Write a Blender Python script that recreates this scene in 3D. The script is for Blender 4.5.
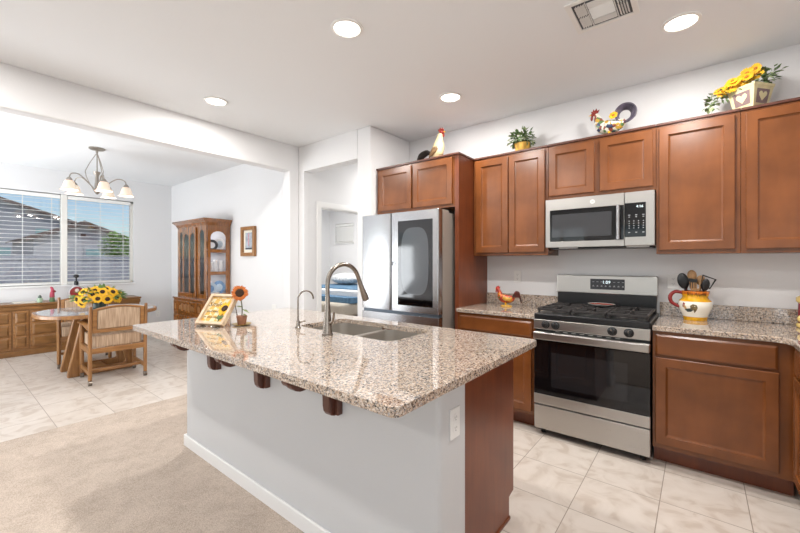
import bpy, bmesh, math, random
from math import sin, cos, pi, radians as R
from mathutils import Vector, Matrix
random.seed(7)
SC = bpy.context.scene
C = SC.collection
for o in list(bpy.data.objects):
    bpy.data.objects.remove(o)

# ------------------------------------------------------------------ camera
cam = bpy.data.cameras.new('camera'); camo = bpy.data.objects.new('camera', cam); C.objects.link(camo)
camo.location = (0, 0, 1.3306); camo.rotation_euler = (R(90), 0, R(38.63))
cam.sensor_width = 36; cam.sensor_fit = 'HORIZONTAL'; cam.lens = 373.95 / 800 * 36
cam.shift_y = -(266.5 - 261.68) / 800; cam.clip_start = .02; cam.clip_end = 300
SC.camera = camo
# ------------------------------------------------------------------ view, world, sun, daylight, fill lamps
SC.view_settings.view_transform = 'Standard'; SC.view_settings.look = 'None'
SC.view_settings.gamma = 1; SC.view_settings.use_curve_mapping = False
SC.view_settings.exposure = -0.42
W = bpy.data.worlds.new('world'); SC.world = W; W.use_nodes = True
wn = W.node_tree.nodes; wl = W.node_tree.links
sky = wn.new('ShaderNodeTexSky'); sky.sky_type = 'NISHITA'; sky.sun_disc = False
sky.sun_elevation = R(52); sky.sun_rotation = R(110); sky.dust_density = .4; sky.ozone_density = 3.2
bg = wn['Background']; bg.inputs[1].default_value = .15
wl.new(sky.outputs[0], bg.inputs[0])
def lamp(name, kind, loc, rot, power, col=(1, 1, 1), **kw):
    l = bpy.data.lights.new(name, kind); l.energy = power; l.color = col
    for k, v in kw.items(): setattr(l, k, v)
    o = bpy.data.objects.new(name, l); C.objects.link(o); o.location = loc; o.rotation_euler = rot
    return o
DAY = (.93, .97, 1)
lamp('sun', 'SUN', (5, 5, 20), Vector((-.55, -.45, -.75)).to_track_quat('-Z', 'Y').to_euler(), 2.9, (1, .95, .88), angle=R(1))
# daylight at the rear window, then fill added at assumed, unseen openings
lamp('daylight_rear_window', 'AREA', (-2.9, -4.32, 1.6), (R(115), 0, 0), 8, DAY, shape='RECTANGLE', size=1.2, size_y=1.4)
lamp('fill_rear_opening', 'AREA', (-.5, -4.32, 1.2), (R(120), 0, 0), 18, DAY, shape='RECTANGLE', size=2.4, size_y=2.2)  # fill added at an unseen, assumed glass door
lamp('fill_dining_opening', 'AREA', (-6.1, -1.42, 1.1), (R(142), 0, 0), 190, DAY, shape='RECTANGLE', size=2.2, size_y=2.05)  # added fill for the dining room; its patio opening is made up
lamp('fill_side_opening', 'AREA', (1.18, -1.6, 1.5), (R(125), 0, R(90)), 42, DAY, shape='RECTANGLE', size=2.2, size_y=1.7)  # added fill that lifts the ceiling; no window is known on this side
LAMP_W = 27
WARM = (1, .97, .93)

# ------------------------------------------------------------------ materials
def lin(c):
    if isinstance(c, str):
        c = [int(c[i:i + 2], 16) / 255 for i in (0, 2, 4)]
    return tuple((x / 12.92 if x <= .04045 else ((x + .055) / 1.055) ** 2.4) for x in c) + (1,)
MATS = {}
def new(name):
    m = bpy.data.materials.new(name); m.use_nodes = True
    return m, m.node_tree.nodes, m.node_tree.links, m.node_tree.nodes['Principled BSDF']
def mat(name, col, rough=.5, metal=0, spec=.5, var=0, vscale=20, bump=0, bscale=200, emit=0, coat=0, stretch=(1, 1, 1), trans=0):
    if name in MATS: return MATS[name]
    m, n, l, b = new(name)
    b.inputs['Roughness'].default_value = rough; b.inputs['Metallic'].default_value = metal
    b.inputs['Specular IOR Level'].default_value = spec; b.inputs['Coat Weight'].default_value = coat
    b.inputs['Coat Roughness'].default_value = .15; b.inputs['Transmission Weight'].default_value = trans
    c = lin(col); b.inputs['Base Color'].default_value = c
    if emit:
        b.inputs['Emission Color'].default_value = c; b.inputs['Emission Strength'].default_value = emit
    tc = n.new('ShaderNodeTexCoord'); mp = n.new('ShaderNodeMapping'); mp.inputs['Scale'].default_value = stretch
    l.new(tc.outputs['Object'], mp.inputs[0])
    nz = n.new('ShaderNodeTexNoise'); nz.inputs['Scale'].default_value = vscale; nz.inputs['Detail'].default_value = 5
    l.new(mp.outputs[0], nz.inputs['Vector'])
    rp = n.new('ShaderNodeValToRGB'); rp.color_ramp.elements[0].position = .3; rp.color_ramp.elements[1].position = .7
    rp.color_ramp.elements[0].color = tuple(x * (1 - var) for x in c[:3]) + (1,)
    rp.color_ramp.elements[1].color = tuple(min(1, x * (1 + var)) for x in c[:3]) + (1,)
    l.new(nz.outputs[0], rp.inputs[0])
    if var: l.new(rp.outputs[0], b.inputs['Base Color'])
    if bump:
        n2 = n.new('ShaderNodeTexNoise'); n2.inputs['Scale'].default_value = bscale; n2.inputs['Detail'].default_value = 3
        l.new(tc.outputs['Object'], n2.inputs['Vector'])
        bp = n.new('ShaderNodeBump'); bp.inputs['Strength'].default_value = bump; bp.inputs['Distance'].default_value = .004
        l.new(n2.outputs[0], bp.inputs['Height']); l.new(bp.outputs[0], b.inputs['Normal'])
    MATS[name] = m
    return m
def wood(name, dark, light, grain=(38, 38, 2.2), rough=.32, blotch=.35):
    if name in MATS: return MATS[name]
    m, n, l, b = new(name)
    tc = n.new('ShaderNodeTexCoord'); mp = n.new('ShaderNodeMapping'); mp.inputs['Scale'].default_value = grain
    l.new(tc.outputs['Object'], mp.inputs[0])
    g = n.new('ShaderNodeTexNoise'); g.inputs['Scale'].default_value = 1; g.inputs['Detail'].default_value = 6; g.inputs['Distortion'].default_value = .6
    l.new(mp.outputs[0], g.inputs['Vector'])
    bl = n.new('ShaderNodeTexNoise'); bl.inputs['Scale'].default_value = 4.5; bl.inputs['Detail'].default_value = 3
    l.new(tc.outputs['Object'], bl.inputs['Vector'])
    mx = n.new('ShaderNodeMix'); mx.inputs[0].default_value = blotch
    l.new(g.outputs[0], mx.inputs[2]); l.new(bl.outputs[0], mx.inputs[3])
    rp = n.new('ShaderNodeValToRGB'); e = rp.color_ramp.elements
    e[0].position = .33; e[0].color = lin(dark); e[1].position = .66; e[1].color = lin(light)
    l.new(mx.outputs[0], rp.inputs[0]); l.new(rp.outputs[0], b.inputs['Base Color'])
    b.inputs['Roughness'].default_value = rough; b.inputs['Coat Weight'].default_value = .15; b.inputs['Coat Roughness'].default_value = .25
    MATS[name] = m
    return m
def granite():
    m, n, l, b = new('granite')
    tc = n.new('ShaderNodeNewGeometry')
    def cells(scale, stops):
        dn = n.new('ShaderNodeTexNoise'); dn.inputs['Scale'].default_value = scale * .6
        l.new(tc.outputs['Position'], dn.inputs['Vector'])
        ad = n.new('ShaderNodeMix'); ad.data_type = 'VECTOR'; ad.inputs[0].default_value = .012
        l.new(tc.outputs['Position'], ad.inputs[4]); l.new(dn.outputs['Color'], ad.inputs[5])
        v = n.new('ShaderNodeTexVoronoi'); v.inputs['Scale'].default_value = scale; l.new(ad.outputs[1], v.inputs['Vector'])
        sp = n.new('ShaderNodeSeparateColor'); l.new(v.outputs['Color'], sp.inputs[0])
        rp = n.new('ShaderNodeValToRGB'); rp.color_ramp.interpolation = 'CONSTANT'
        e = rp.color_ramp.elements
        e[0].position = 0; e[0].color = lin(stops[0][1]); e[1].position = stops[1][0]; e[1].color = lin(stops[1][1])
        for p, c in stops[2:]:
            k = e.new(p); k.color = lin(c)
        l.new(sp.outputs[0], rp.inputs[0]); return rp, sp
    a, sa = cells(135, [(0, '35302f'), (.07, '6d6560'), (.17, '968b83'), (.30, 'b8a492'), (.50, 'c4b09d'), (.70, 'd3c6b9'), (.88, '9d9997')])
    d, sd = cells(230, [(0, '1d1c1d'), (.17, '6f665f'), (.34, 'a8917d'), (.60, 'c6b3a0'), (.83, 'd9cfc4')])
    nz = n.new('ShaderNodeTexNoise'); nz.inputs['Scale'].default_value = 95; nz.inputs['Detail'].default_value = 3
    l.new(tc.outputs['Position'], nz.inputs['Vector'])
    mr = n.new('ShaderNodeMapRange'); mr.inputs[1].default_value = .44; mr.inputs[2].default_value = .56
    l.new(nz.outputs[0], mr.inputs[0])
    mx = n.new('ShaderNodeMix'); mx.data_type = 'RGBA'; l.new(mr.outputs[0], mx.inputs[0])
    l.new(a.outputs[0], mx.inputs[6]); l.new(d.outputs[0], mx.inputs[7])
    l.new(mx.outputs[2], b.inputs['Base Color'])
    b.inputs['Roughness'].default_value = .04; b.inputs['IOR'].default_value = 1.6; b.inputs['Coat Weight'].default_value = .55; b.inputs['Coat Roughness'].default_value = .015
    return m
def tile():
    m, n, l, b = new('marble_tile')
    g = n.new('ShaderNodeNewGeometry')
    mp = n.new('ShaderNodeMapping'); mp.inputs['Location'].default_value = (.93 + .38 * 20, -2.147 + .38 * 30, 0)
    l.new(g.outputs['Position'], mp.inputs[0])
    br = n.new('ShaderNodeTexBrick'); br.offset = 0; br.squash = 1
    br.inputs['Scale'].default_value = 1; br.inputs['Brick Width'].default_value = .38; br.inputs['Row Height'].default_value = .38
    br.inputs['Mortar Size'].default_value = .0026; br.inputs['Mortar Smooth'].default_value = .3; br.inputs['Bias'].default_value = 0
    br.inputs['Color1'].default_value = (.42, .42, .42, 1); br.inputs['Color2'].default_value = (.58, .58, .58, 1)
    l.new(mp.outputs[0], br.inputs['Vector'])
    off = n.new('ShaderNodeVectorMath'); off.operation = 'MULTIPLY_ADD'
    off.inputs[1].default_value = (9, 9, 9)
    l.new(br.outputs['Color'], off.inputs[0]); l.new(g.outputs['Position'], off.inputs[2])
    nz = n.new('ShaderNodeTexNoise'); nz.inputs['Scale'].default_value = 5.5; nz.inputs['Detail'].default_value = 10; nz.inputs['Distortion'].default_value = 1.4
    l.new(off.outputs[0], nz.inputs['Vector'])
    rp = n.new('ShaderNodeValToRGB'); e = rp.color_ramp.elements
    e[0].position = .36; e[0].color = lin('c3b6aa'); e[1].position = .62; e[1].color = lin('d8cfc6')
    k = e.new(.47); k.color = lin('d1c7bd')
    l.new(nz.outputs[0], rp.inputs[0])
    mx = n.new('ShaderNodeMix'); mx.data_type = 'RGBA'
    l.new(br.outputs['Fac'], mx.inputs[0]); l.new(rp.outputs[0], mx.inputs[6]); mx.inputs[7].default_value = lin('95887b')
    l.new(mx.outputs[2], b.inputs['Base Color'])
    b.inputs['Roughness'].default_value = .33
    bp = n.new('ShaderNodeBump'); bp.inputs['Strength'].default_value = .25; bp.inputs['Distance'].default_value = .003; bp.invert = True
    l.new(br.outputs['Fac'], bp.inputs['Height']); l.new(bp.outputs[0], b.inputs['Normal'])
    return m
def carpet():
    m, n, l, b = new('beige_carpet')
    g = n.new('ShaderNodeNewGeometry')
    a = n.new('ShaderNodeTexNoise'); a.inputs['Scale'].default_value = 210; a.inputs['Detail'].default_value = 4; l.new(g.outputs['Position'], a.inputs['Vector'])
    c = n.new('ShaderNodeTexNoise'); c.inputs['Scale'].default_value = 7; c.inputs['Detail'].default_value = 5; c.inputs['Distortion'].default_value = 1; l.new(g.outputs['Position'], c.inputs['Vector'])
    mx = n.new('ShaderNodeMix'); mx.inputs[0].default_value = .30; l.new(a.outputs[0], mx.inputs[2]); l.new(c.outputs[0], mx.inputs[3])
    rp = n.new('ShaderNodeValToRGB'); e = rp.color_ramp.elements
    e[0].position = .36; e[0].color = lin('a89a8d'); e[1].position = .64; e[1].color = lin('cfc0b3')
    l.new(mx.outputs[0], rp.inputs[0]); l.new(rp.outputs[0], b.inputs['Base Color'])
    b.inputs['Roughness'].default_value = 1; b.inputs['Specular IOR Level'].default_value = .05
    bp = n.new('ShaderNodeBump'); bp.inputs['Strength'].default_value = .7; bp.inputs['Distance'].default_value = .006
    l.new(a.outputs[0], bp.inputs['Height']); l.new(bp.outputs[0], b.inputs['Normal'])
    return m
def glass(name, tint='ffffff', refl=.08, rough=.02):
    m, n, l, b = new(name)
    n.remove(b); out = n['Material Output']
    t = n.new('ShaderNodeBsdfTransparent'); t.inputs[0].default_value = lin(tint)
    g = n.new('ShaderNodeBsdfGlossy'); g.inputs['Roughness'].default_value = rough
    f = n.new('ShaderNodeFresnel'); f.inputs[0].default_value = 1.45
    ad = n.new('ShaderNodeMath'); ad.operation = 'ADD'; ad.inputs[1].default_value = refl - .04; l.new(f.outputs[0], ad.inputs[0])
    mx = n.new('ShaderNodeMixShader'); l.new(ad.outputs[0], mx.inputs[0]); l.new(t.outputs[0], mx.inputs[1]); l.new(g.outputs[0], mx.inputs[2])
    l.new(mx.outputs[0], out.inputs[0]); MATS[name] = m
    return m
def steel(name, col, rough, axis=(2, 2, 260), amp=.06):
    m, n, l, b = new(name)
    b.inputs['Metallic'].default_value = 1; b.inputs['Base Color'].default_value = lin(col); b.inputs['Roughness'].default_value = rough
    tc = n.new('ShaderNodeTexCoord'); mp = n.new('ShaderNodeMapping'); mp.inputs['Scale'].default_value = axis; l.new(tc.outputs['Object'], mp.inputs[0])
    nz = n.new('ShaderNodeTexNoise'); nz.inputs['Scale'].default_value = 1; nz.inputs['Detail'].default_value = 2; l.new(mp.outputs[0], nz.inputs['Vector'])
    mr = n.new('ShaderNodeMapRange'); mr.inputs[3].default_value = rough - amp; mr.inputs[4].default_value = rough + amp
    l.new(nz.outputs[0], mr.inputs[0]); l.new(mr.outputs[0], b.inputs['Roughness'])
    MATS[name] = m
    return m
def plaid(name):
    m, n, l, b = new(name)
    tc = n.new('ShaderNodeTexCoord'); ck = n.new('ShaderNodeTexChecker'); ck.inputs['Scale'].default_value = 30
    ck.inputs[1].default_value = lin('d2a552'); ck.inputs[2].default_value = lin('dccca6')
    l.new(tc.outputs['Object'], ck.inputs[0]); l.new(ck.outputs[0], b.inputs['Base Color']); b.inputs['Roughness'].default_value = .6
    return m
def stripes(name, ca, cb, scale=160, rot=(0, 0, 0)):
    m, n, l, b = new(name)
    tc = n.new('ShaderNodeTexCoord'); mp = n.new('ShaderNodeMapping'); mp.inputs['Scale'].default_value = (3, 60, 3) ; l.new(tc.outputs['Object'], mp.inputs[0])
    nz = n.new('ShaderNodeTexNoise'); nz.inputs['Scale'].default_value = 2; nz.inputs['Detail'].default_value = 6; l.new(mp.outputs[0], nz.inputs['Vector'])
    rp = n.new('ShaderNodeValToRGB'); e = rp.color_ramp.elements; e[0].position = .35; e[0].color = lin(ca); e[1].position = .65; e[1].color = lin(cb)
    l.new(nz.outputs[0], rp.inputs[0]); l.new(rp.outputs[0], b.inputs['Base Color']); b.inputs['Roughness'].default_value = .95
    bp = n.new('ShaderNodeBump'); bp.inputs['Strength'].default_value = .4; bp.inputs['Distance'].default_value = .004
    l.new(nz.outputs[0], bp.inputs['Height']); l.new(bp.outputs[0], b.inputs['Normal'])
    return m
WALL = mat('wall_paint', 'e2e2e3', .7, spec=.25, bump=.12, bscale=90)
CEIL = mat('ceiling_paint', 'e9ebed', .85, spec=.15, bump=.2, bscale=70)
TRIM = mat('white_trim', 'ebebea', .4)
TILE, CARPET, GRAN = tile(), carpet(), granite()
CAB = wood('cabinet_wood', '683b1a', '834c25', (14, 14, 3.0), .24, .72)
CABH = wood('cabinet_wood_rail', '683b1a', '834c25', (3.0, 14, 14), .24, .72)
PANEL = wood('end_panel_wood', '663019', '7f4222', (30, 30, 2.0), .33, .55)
CORB = wood('corbel_wood', '4a2a20', '63392b', (30, 30, 4), .35, .4)
OAK = wood('honey_oak', '7d522b', 'a67746', (40, 40, 4), .35, .25)
OAKH = wood('honey_oak_rail', '7d522b', 'a67746', (40, 4, 40), .35, .25)
HUTCH = wood('hutch_oak', '74451b', '995f2a', (40, 40, 3), .12, .3)
_h = HUTCH.node_tree.nodes['Principled BSDF']; _h.inputs['Coat Weight'].default_value = .9; _h.inputs['Coat Roughness'].default_value = .1
SIDEB = wood('sideboard_oak', '6d4822', '94683a', (40, 5, 14), .35, .4)
STEEL = steel('brushed_steel', 'b9b6b2', .3)
STEELV = steel('brushed_steel_vertical', 'b0b0b2', .26, (120, 120, 1), .02)
NICKEL = mat('brushed_nickel', '948c84', .25, 1)
SINKM = mat('sink_steel', 'b8b3ac', .38, .85)
DKST = mat('dark_steel', 'a8a097', .42, .35)
BLACKG = mat('black_glass', '0c0c0e', .04, spec=.6)
SMOKE = mat('smoked_glass', '3b3c3f', .05, spec=.7)
BLACK = mat('black_enamel', '19191b', .28)
IRON = mat('cast_iron', '2a2625', .55, bump=.3)
BLKPL = mat('black_plastic', '17181a', .35)
WHPL = mat('white_plastic', 'e9e9e7', .35)
LITE = mat('lamp_lens', 'fff6ea', .5, emit=9)
VINYL = mat('window_vinyl', 'e6e4de', .4)
BLIND = mat('blind_slat', 'f0f0ee', .45)
PANE = glass('window_pane')
CABGL = glass('cabinet_glass', refl=.12)

# ------------------------------------------------------------------ mesh builder
WO = {}
class MB:
    def __init__(s, M=None): s.v, s.f, s.i, s.M, s.mi = [], [], [], M, 0
    def add(s, vs, fs):
        b = len(s.v)
        for p in vs:
            p = Vector(p); s.v.append(s.M @ p if s.M else p)
        for f in fs: s.f.append([b + k for k in f]); s.i.append(s.mi)
        return s
    def box(s, x0, x1, y0, y1, z0, z1):
        x0, x1 = sorted((x0, x1)); y0, y1 = sorted((y0, y1)); z0, z1 = sorted((z0, z1))
        return s.add([(x0, y0, z0), (x1, y0, z0), (x1, y1, z0), (x0, y1, z0), (x0, y0, z1), (x1, y0, z1), (x1, y1, z1), (x0, y1, z1)],
                     [(0, 3, 2, 1), (4, 5, 6, 7), (0, 1, 5, 4), (1, 2, 6, 5), (2, 3, 7, 6), (3, 0, 4, 7)])
    def loft(s, path, rad, n=10, smooth=0, squash=(1, 1), up=None):
        P = [Vector(p) for p in path]; r = list(rad) if hasattr(rad, '__len__') else [rad] * len(P)
        for _ in range(smooth):                                            # Catmull-Rom midpoints
            Q, q = [], []
            for k in range(len(P) - 1):
                a, b, c, d = P[max(k - 1, 0)], P[k], P[k + 1], P[min(k + 2, len(P) - 1)]
                Q += [b, (-a + 9 * b + 9 * c - d) / 16]; q += [r[k], (r[k] + r[k + 1]) / 2]
            P, r = Q + [P[-1]], q + [r[-1]]
        vs, fs, N = [], [], None
        for k, p in enumerate(P):
            t = (P[min(k + 1, len(P) - 1)] - P[max(k - 1, 0)]).normalized()
            if N is None:
                N = Vector(up) if up else (Vector((0, 0, 1)) if abs(t.z) < .9 else Vector((1, 0, 0)))
            N = (N - t * N.dot(t)).normalized(); Bn = t.cross(N)
            for j in range(n):
                a = 2 * pi * j / n
                vs.append(p + N * (cos(a) * r[k] * squash[0]) + Bn * (sin(a) * r[k] * squash[1]))
        for k in range(len(P) - 1):
            for j in range(n):
                fs.append((k * n + j, k * n + (j + 1) % n, (k + 1) * n + (j + 1) % n, (k + 1) * n + j))
        fs.append(tuple(reversed(range(n)))); fs.append(tuple(range((len(P) - 1) * n, len(P) * n)))
        return s.add(vs, fs)
    def lathe(s, prof, cx=0, cy=0, n=24, mats=None, sx=1, sy=1):
        b = len(s.v); vs = []
        for r, z in prof:
            for j in range(n):
                a = 2 * pi * j / n; vs.append((cx + r * cos(a) * sx, cy + r * sin(a) * sy, z))
        s.add(vs, [])
        for k in range(len(prof) - 1):
            for j in range(n):
                s.f.append([b + k * n + j, b + k * n + (j + 1) % n, b + (k + 1) * n + (j + 1) % n, b + (k + 1) * n + j])
                s.i.append(mats[k] if mats else s.mi)
        if prof[0][0] > 1e-6: s.f.append([b + j for j in reversed(range(n))]); s.i.append(mats[0] if mats else s.mi)
        if prof[-1][0] > 1e-6: s.f.append([b + (len(prof) - 1) * n + j for j in range(n)]); s.i.append(mats[-1] if mats else s.mi)
        return s
    def ell(s, c, r, n=12, m=8, rot=None):
        q = MB(); q.lathe([(max(1e-7, sin(pi * k / m)) if 0 < k < m else 0, -cos(pi * k / m)) for k in range(m + 1)], n=n)
        Mx = Matrix.Translation(Vector(c)) @ (rot.to_4x4() if rot else Matrix()) @ Matrix.Diagonal((r[0], r[1], r[2], 1))
        return s.add([Mx @ v for v in q.v], q.f)
    def plate(s, outer, holes, plane, a0, a1):
        mp = {'xy': lambda u, v, w: (u, v, w), 'xz': lambda u, v, w: (u, w, v), 'yz': lambda u, v, w: (w, u, v)}[plane]
        bm = bmesh.new(); ed = []
        for loop in [outer] + list(holes):
            vv = [bm.verts.new(mp(u, v, a0)) for u, v in loop]
            ed += [bm.edges.new((vv[k], vv[(k + 1) % len(vv)])) for k in range(len(vv))]
        bmesh.ops.triangle_fill(bm, use_beauty=True, use_dissolve=False, edges=ed)
        r = bmesh.ops.extrude_face_region(bm, geom=bm.faces[:])
        d = Vector(mp(0, 0, a1)) - Vector(mp(0, 0, a0))
        for e in r['geom']:
            if isinstance(e, bmesh.types.BMVert): e.co += d
        bmesh.ops.recalc_face_normals(bm, faces=bm.faces[:])
        bm.verts.index_update()
        s.add([v.co.copy() for v in bm.verts], [[v.index for v in f.verts] for f in bm.faces]); bm.free()
        return s
    def text(s, body, size, M, depth=.0004, shear=0):
        cu = bpy.data.curves.new('t', 'FONT'); cu.body = body; cu.size = size; cu.extrude = depth; cu.align_x = 'CENTER'; cu.align_y = 'CENTER'; cu.resolution_u = 2; cu.shear = shear
        ob = bpy.data.objects.new('t', cu); C.objects.link(ob)
        me = ob.evaluated_get(bpy.context.evaluated_depsgraph_get()).to_mesh()
        vs = [M(v.co) if callable(M) else M @ v.co for v in me.vertices]; fs = [list(p.vertices) for p in me.polygons]
        bpy.data.objects.remove(ob); bpy.data.curves.remove(cu)
        return s.add(vs, fs)
    def leaf(s, c, d, up, L, w):
        c, d, up = Vector(c), Vector(d).normalized(), Vector(up); sd = d.cross(up).normalized(); nn = sd.cross(d)
        return s.add([c, c + d * L * .4 + sd * w, c + d * L - nn * L * .15, c + d * L * .4 - sd * w, c + d * L * .45 + nn * w * .35],
                     [(0, 1, 4), (1, 2, 4), (2, 3, 4), (3, 0, 4)])
    def build(s, name, m, parent=None, smooth=False, bevel=0, label=None, seg=2, keep=False):
        me = bpy.data.meshes.new(name)
        lo = Vector([min(v[k] for v in s.v) for k in range(3)]); hi = Vector([max(v[k] for v in s.v) for k in range(3)])
        c = Vector((0, 0, 0)) if keep else Vector(((lo.x + hi.x) / 2, (lo.y + hi.y) / 2, (lo.z + hi.z) / 2 if parent else lo.z))
        me.from_pydata([v - c for v in s.v], [], s.f)
        for mm in (m if isinstance(m, (list, tuple)) else [m]): me.materials.append(mm)
        for p, k in zip(me.polygons, s.i): p.material_index = k
        bm = bmesh.new(); bm.from_mesh(me); bmesh.ops.recalc_face_normals(bm, faces=bm.faces[:]); bm.to_mesh(me); bm.free()
        if smooth:
            for p in me.polygons: p.use_smooth = True
            me.set_sharp_from_angle(angle=R(40 if smooth is True else smooth))
        o = bpy.data.objects.new(name, me); C.objects.link(o)
        o.location = c - (WO[parent] if parent else Vector((0, 0, 0)))
        if parent: o.parent = parent
        WO[o] = c
        if bevel:
            b = o.modifiers.new('bevel', 'BEVEL'); b.width = bevel; b.segments = seg; b.limit_method = 'ANGLE'; b.angle_limit = R(35)
        if label: o['label'] = label
        return o
def thing(name, loc, label, cat, group=None):
    o = bpy.data.objects.new(name, None); C.objects.link(o); o.empty_display_size = .1
    o.location = loc; WO[o] = Vector(loc); return tag(o, label, cat, group)
def tag(o, label, cat, group=None):
    o['label'] = label; o['category'] = cat
    if group: o['group'] = group
    return o
def struct(o):
    o['kind'] = 'structure'; return o
def copy_tree(o, parent=None):
    c = o.copy(); C.objects.link(c)
    if parent: c.parent = parent
    for ch in list(o.children): copy_tree(ch, c)
    return c
def B(*a): return MB().box(*a)
def rect(x0, x1, y0, y1): return [(x0, y0), (x1, y0), (x1, y1), (x0, y1)]
def rrect(x0, x1, y0, y1, r, n=5, corners=(1, 1, 1, 1)):
    P = []
    for k, (cx, cy, a) in enumerate(((x0 + r, y0 + r, 180), (x1 - r, y0 + r, 270), (x1 - r, y1 - r, 0), (x0 + r, y1 - r, 90))):
        if corners[k]: P += [(cx + r * cos(R(a + 90 * j / n)), cy + r * sin(R(a + 90 * j / n))) for j in range(n + 1)]
        else: P.append(((x0, y0), (x1, y0), (x1, y1), (x0, y1))[k])
    return P
def arch(x0, x1, z0, z1, n=10, flat=1.0):
    c = (x0 + x1) / 2; r = (x1 - x0) / 2
    return [(x0, z0), (x1, z0)] + [(c + r * cos(pi * k / n), z1 - r * flat + r * flat * sin(pi * k / n)) for k in range(n + 1)]
def sub(n): return MB(n)

# ------------------------------------------------------------------ the room
H = 2.772
struct(B(-8.1, 1.3, -4.5, 6.4, -.12, 0).build('floor', TILE, keep=True))
struct(MB().plate([(-3.98, -4.2), (1.05, -4.2), (1.05, 1.14), (-2.80, 1.14), (-2.80, 1.9), (-3.98, 1.9)], [], 'xy', 0, .012).build('floor_carpet', CARPET, keep=True))
struct(B(-7.2, -3.97, 2.97, 6.2, 0, .012).build('floor_bedroom', CARPET, keep=True))
struct(B(-8.1, 1.3, -4.5, 6.4, H, H + .1).build('ceiling', CEIL, keep=True))
struct(B(-2.905, 1.3, 3.58, 3.7, 0, H).build('wall_back', WALL))
struct(MB().plate(rect(-4.4, 3.58, 0, H), [rect(-2.7, -.5, .65, 2.35)], 'yz', 1.05, 1.17).build('wall_right', WALL))  # opening added for the side fill lamp
struct(B(-2.905, -2.709, 2.888, 3.58, 0, H).build('wall_alcove', WALL, bevel=.012))
struct(MB().plate([(2.888, 0), (3.15, 0), (3.15, 2.045), (3.97, 2.045), (3.97, 0), (6.2, 0), (6.2, H), (2.888, H)], [], 'yz', -3.97, -3.84).build('wall_hall', WALL))
struct(B(-3.84, -2.905, 2.888, 3.02, 2.455, H).build('wall_hall_header', WALL))
struct(B(-3.84, -2.78, 5.5, 5.6, 0, H).build('wall_hall_end', WALL))
struct(B(-2.905, -2.78, 3.7, 5.5, 0, H).build('wall_hall_right', WALL))
struct(MB().plate([(-4.4, 0), (-1.2, 0), (-1.2, 2.45), (2.75, 2.45), (2.75, 0), (2.888, 0), (2.888, H), (-4.4, H)], [], 'yz', -4.08, -3.9385).build('wall_left', WALL, bevel=.012))
struct(B(-8.0, -3.97, 2.86, 2.97, 0, H).build('wall_dining', WALL))
struct(MB().plate(rect(-1.4, 2.86, 0, H), [rect(.37, 2.25, .965, 2.40)], 'yz', -8.0, -7.885).build('wall_window', WALL))
struct(MB().plate([(-8, 0), (-7.2, 0), (-7.2, 2.1), (-5.0, 2.1), (-5.0, 0), (-4.08, 0), (-4.08, H), (-8, H)], [], 'xz', -1.4, -1.28).build('wall_dining_unseen', WALL))  # opening cut for the added dining fill lamp, no known door
struct(MB().plate(rect(-4.08, 1.17, 0, H), [rect(-3.5, -2.3, .9, 2.3), rect(-1.7, .7, .08, 2.3)], 'xz', -4.3, -4.2).build('wall_rear', WALL))
struct(MB().plate(rect(-7.3, -3.97, 0, H), [rect(-7.0, -6.36, 1.78, 2.25)], 'xz', 6.2, 6.3).build('wall_bedroom', WALL))
struct(B(-7.3, -7.2, 2.97, 6.2, 0, H).build('wall_bedroom_left', WALL))
# baseboards
def baseboard(name, x0, x1, y0, y1, parent=None, h=.085, lab=None):
    o = MB().box(x0, x1, y0, y1, 0, h).build(name, TRIM, parent, bevel=.006)
    if not parent: struct(o)
    return o
baseboard('baseboard_dining', -7.87, -3.98, 2.845, 2.86)
baseboard('baseboard_window', -7.885, -7.87, -1.28, 2.86)
baseboard('baseboard_hall', -3.84, -3.825, 2.9, 3.08)
# bedroom doorway casing
m = MB().plate([(3.085, 0), (3.155, 0), (3.155, 2.04), (3.965, 2.04), (3.965, 0), (4.035, 0), (4.035, 2.11), (3.085, 2.11)], [], 'yz', -3.84, -3.822)
m.plate([(3.15, 0), (3.165, 0), (3.165, 2.03), (3.955, 2.03), (3.955, 0), (3.97, 0), (3.97, 2.045), (3.15, 2.045)], [], 'yz', -3.97, -3.835)
struct(m.build('trim_1', TRIM, bevel=.004))
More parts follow.
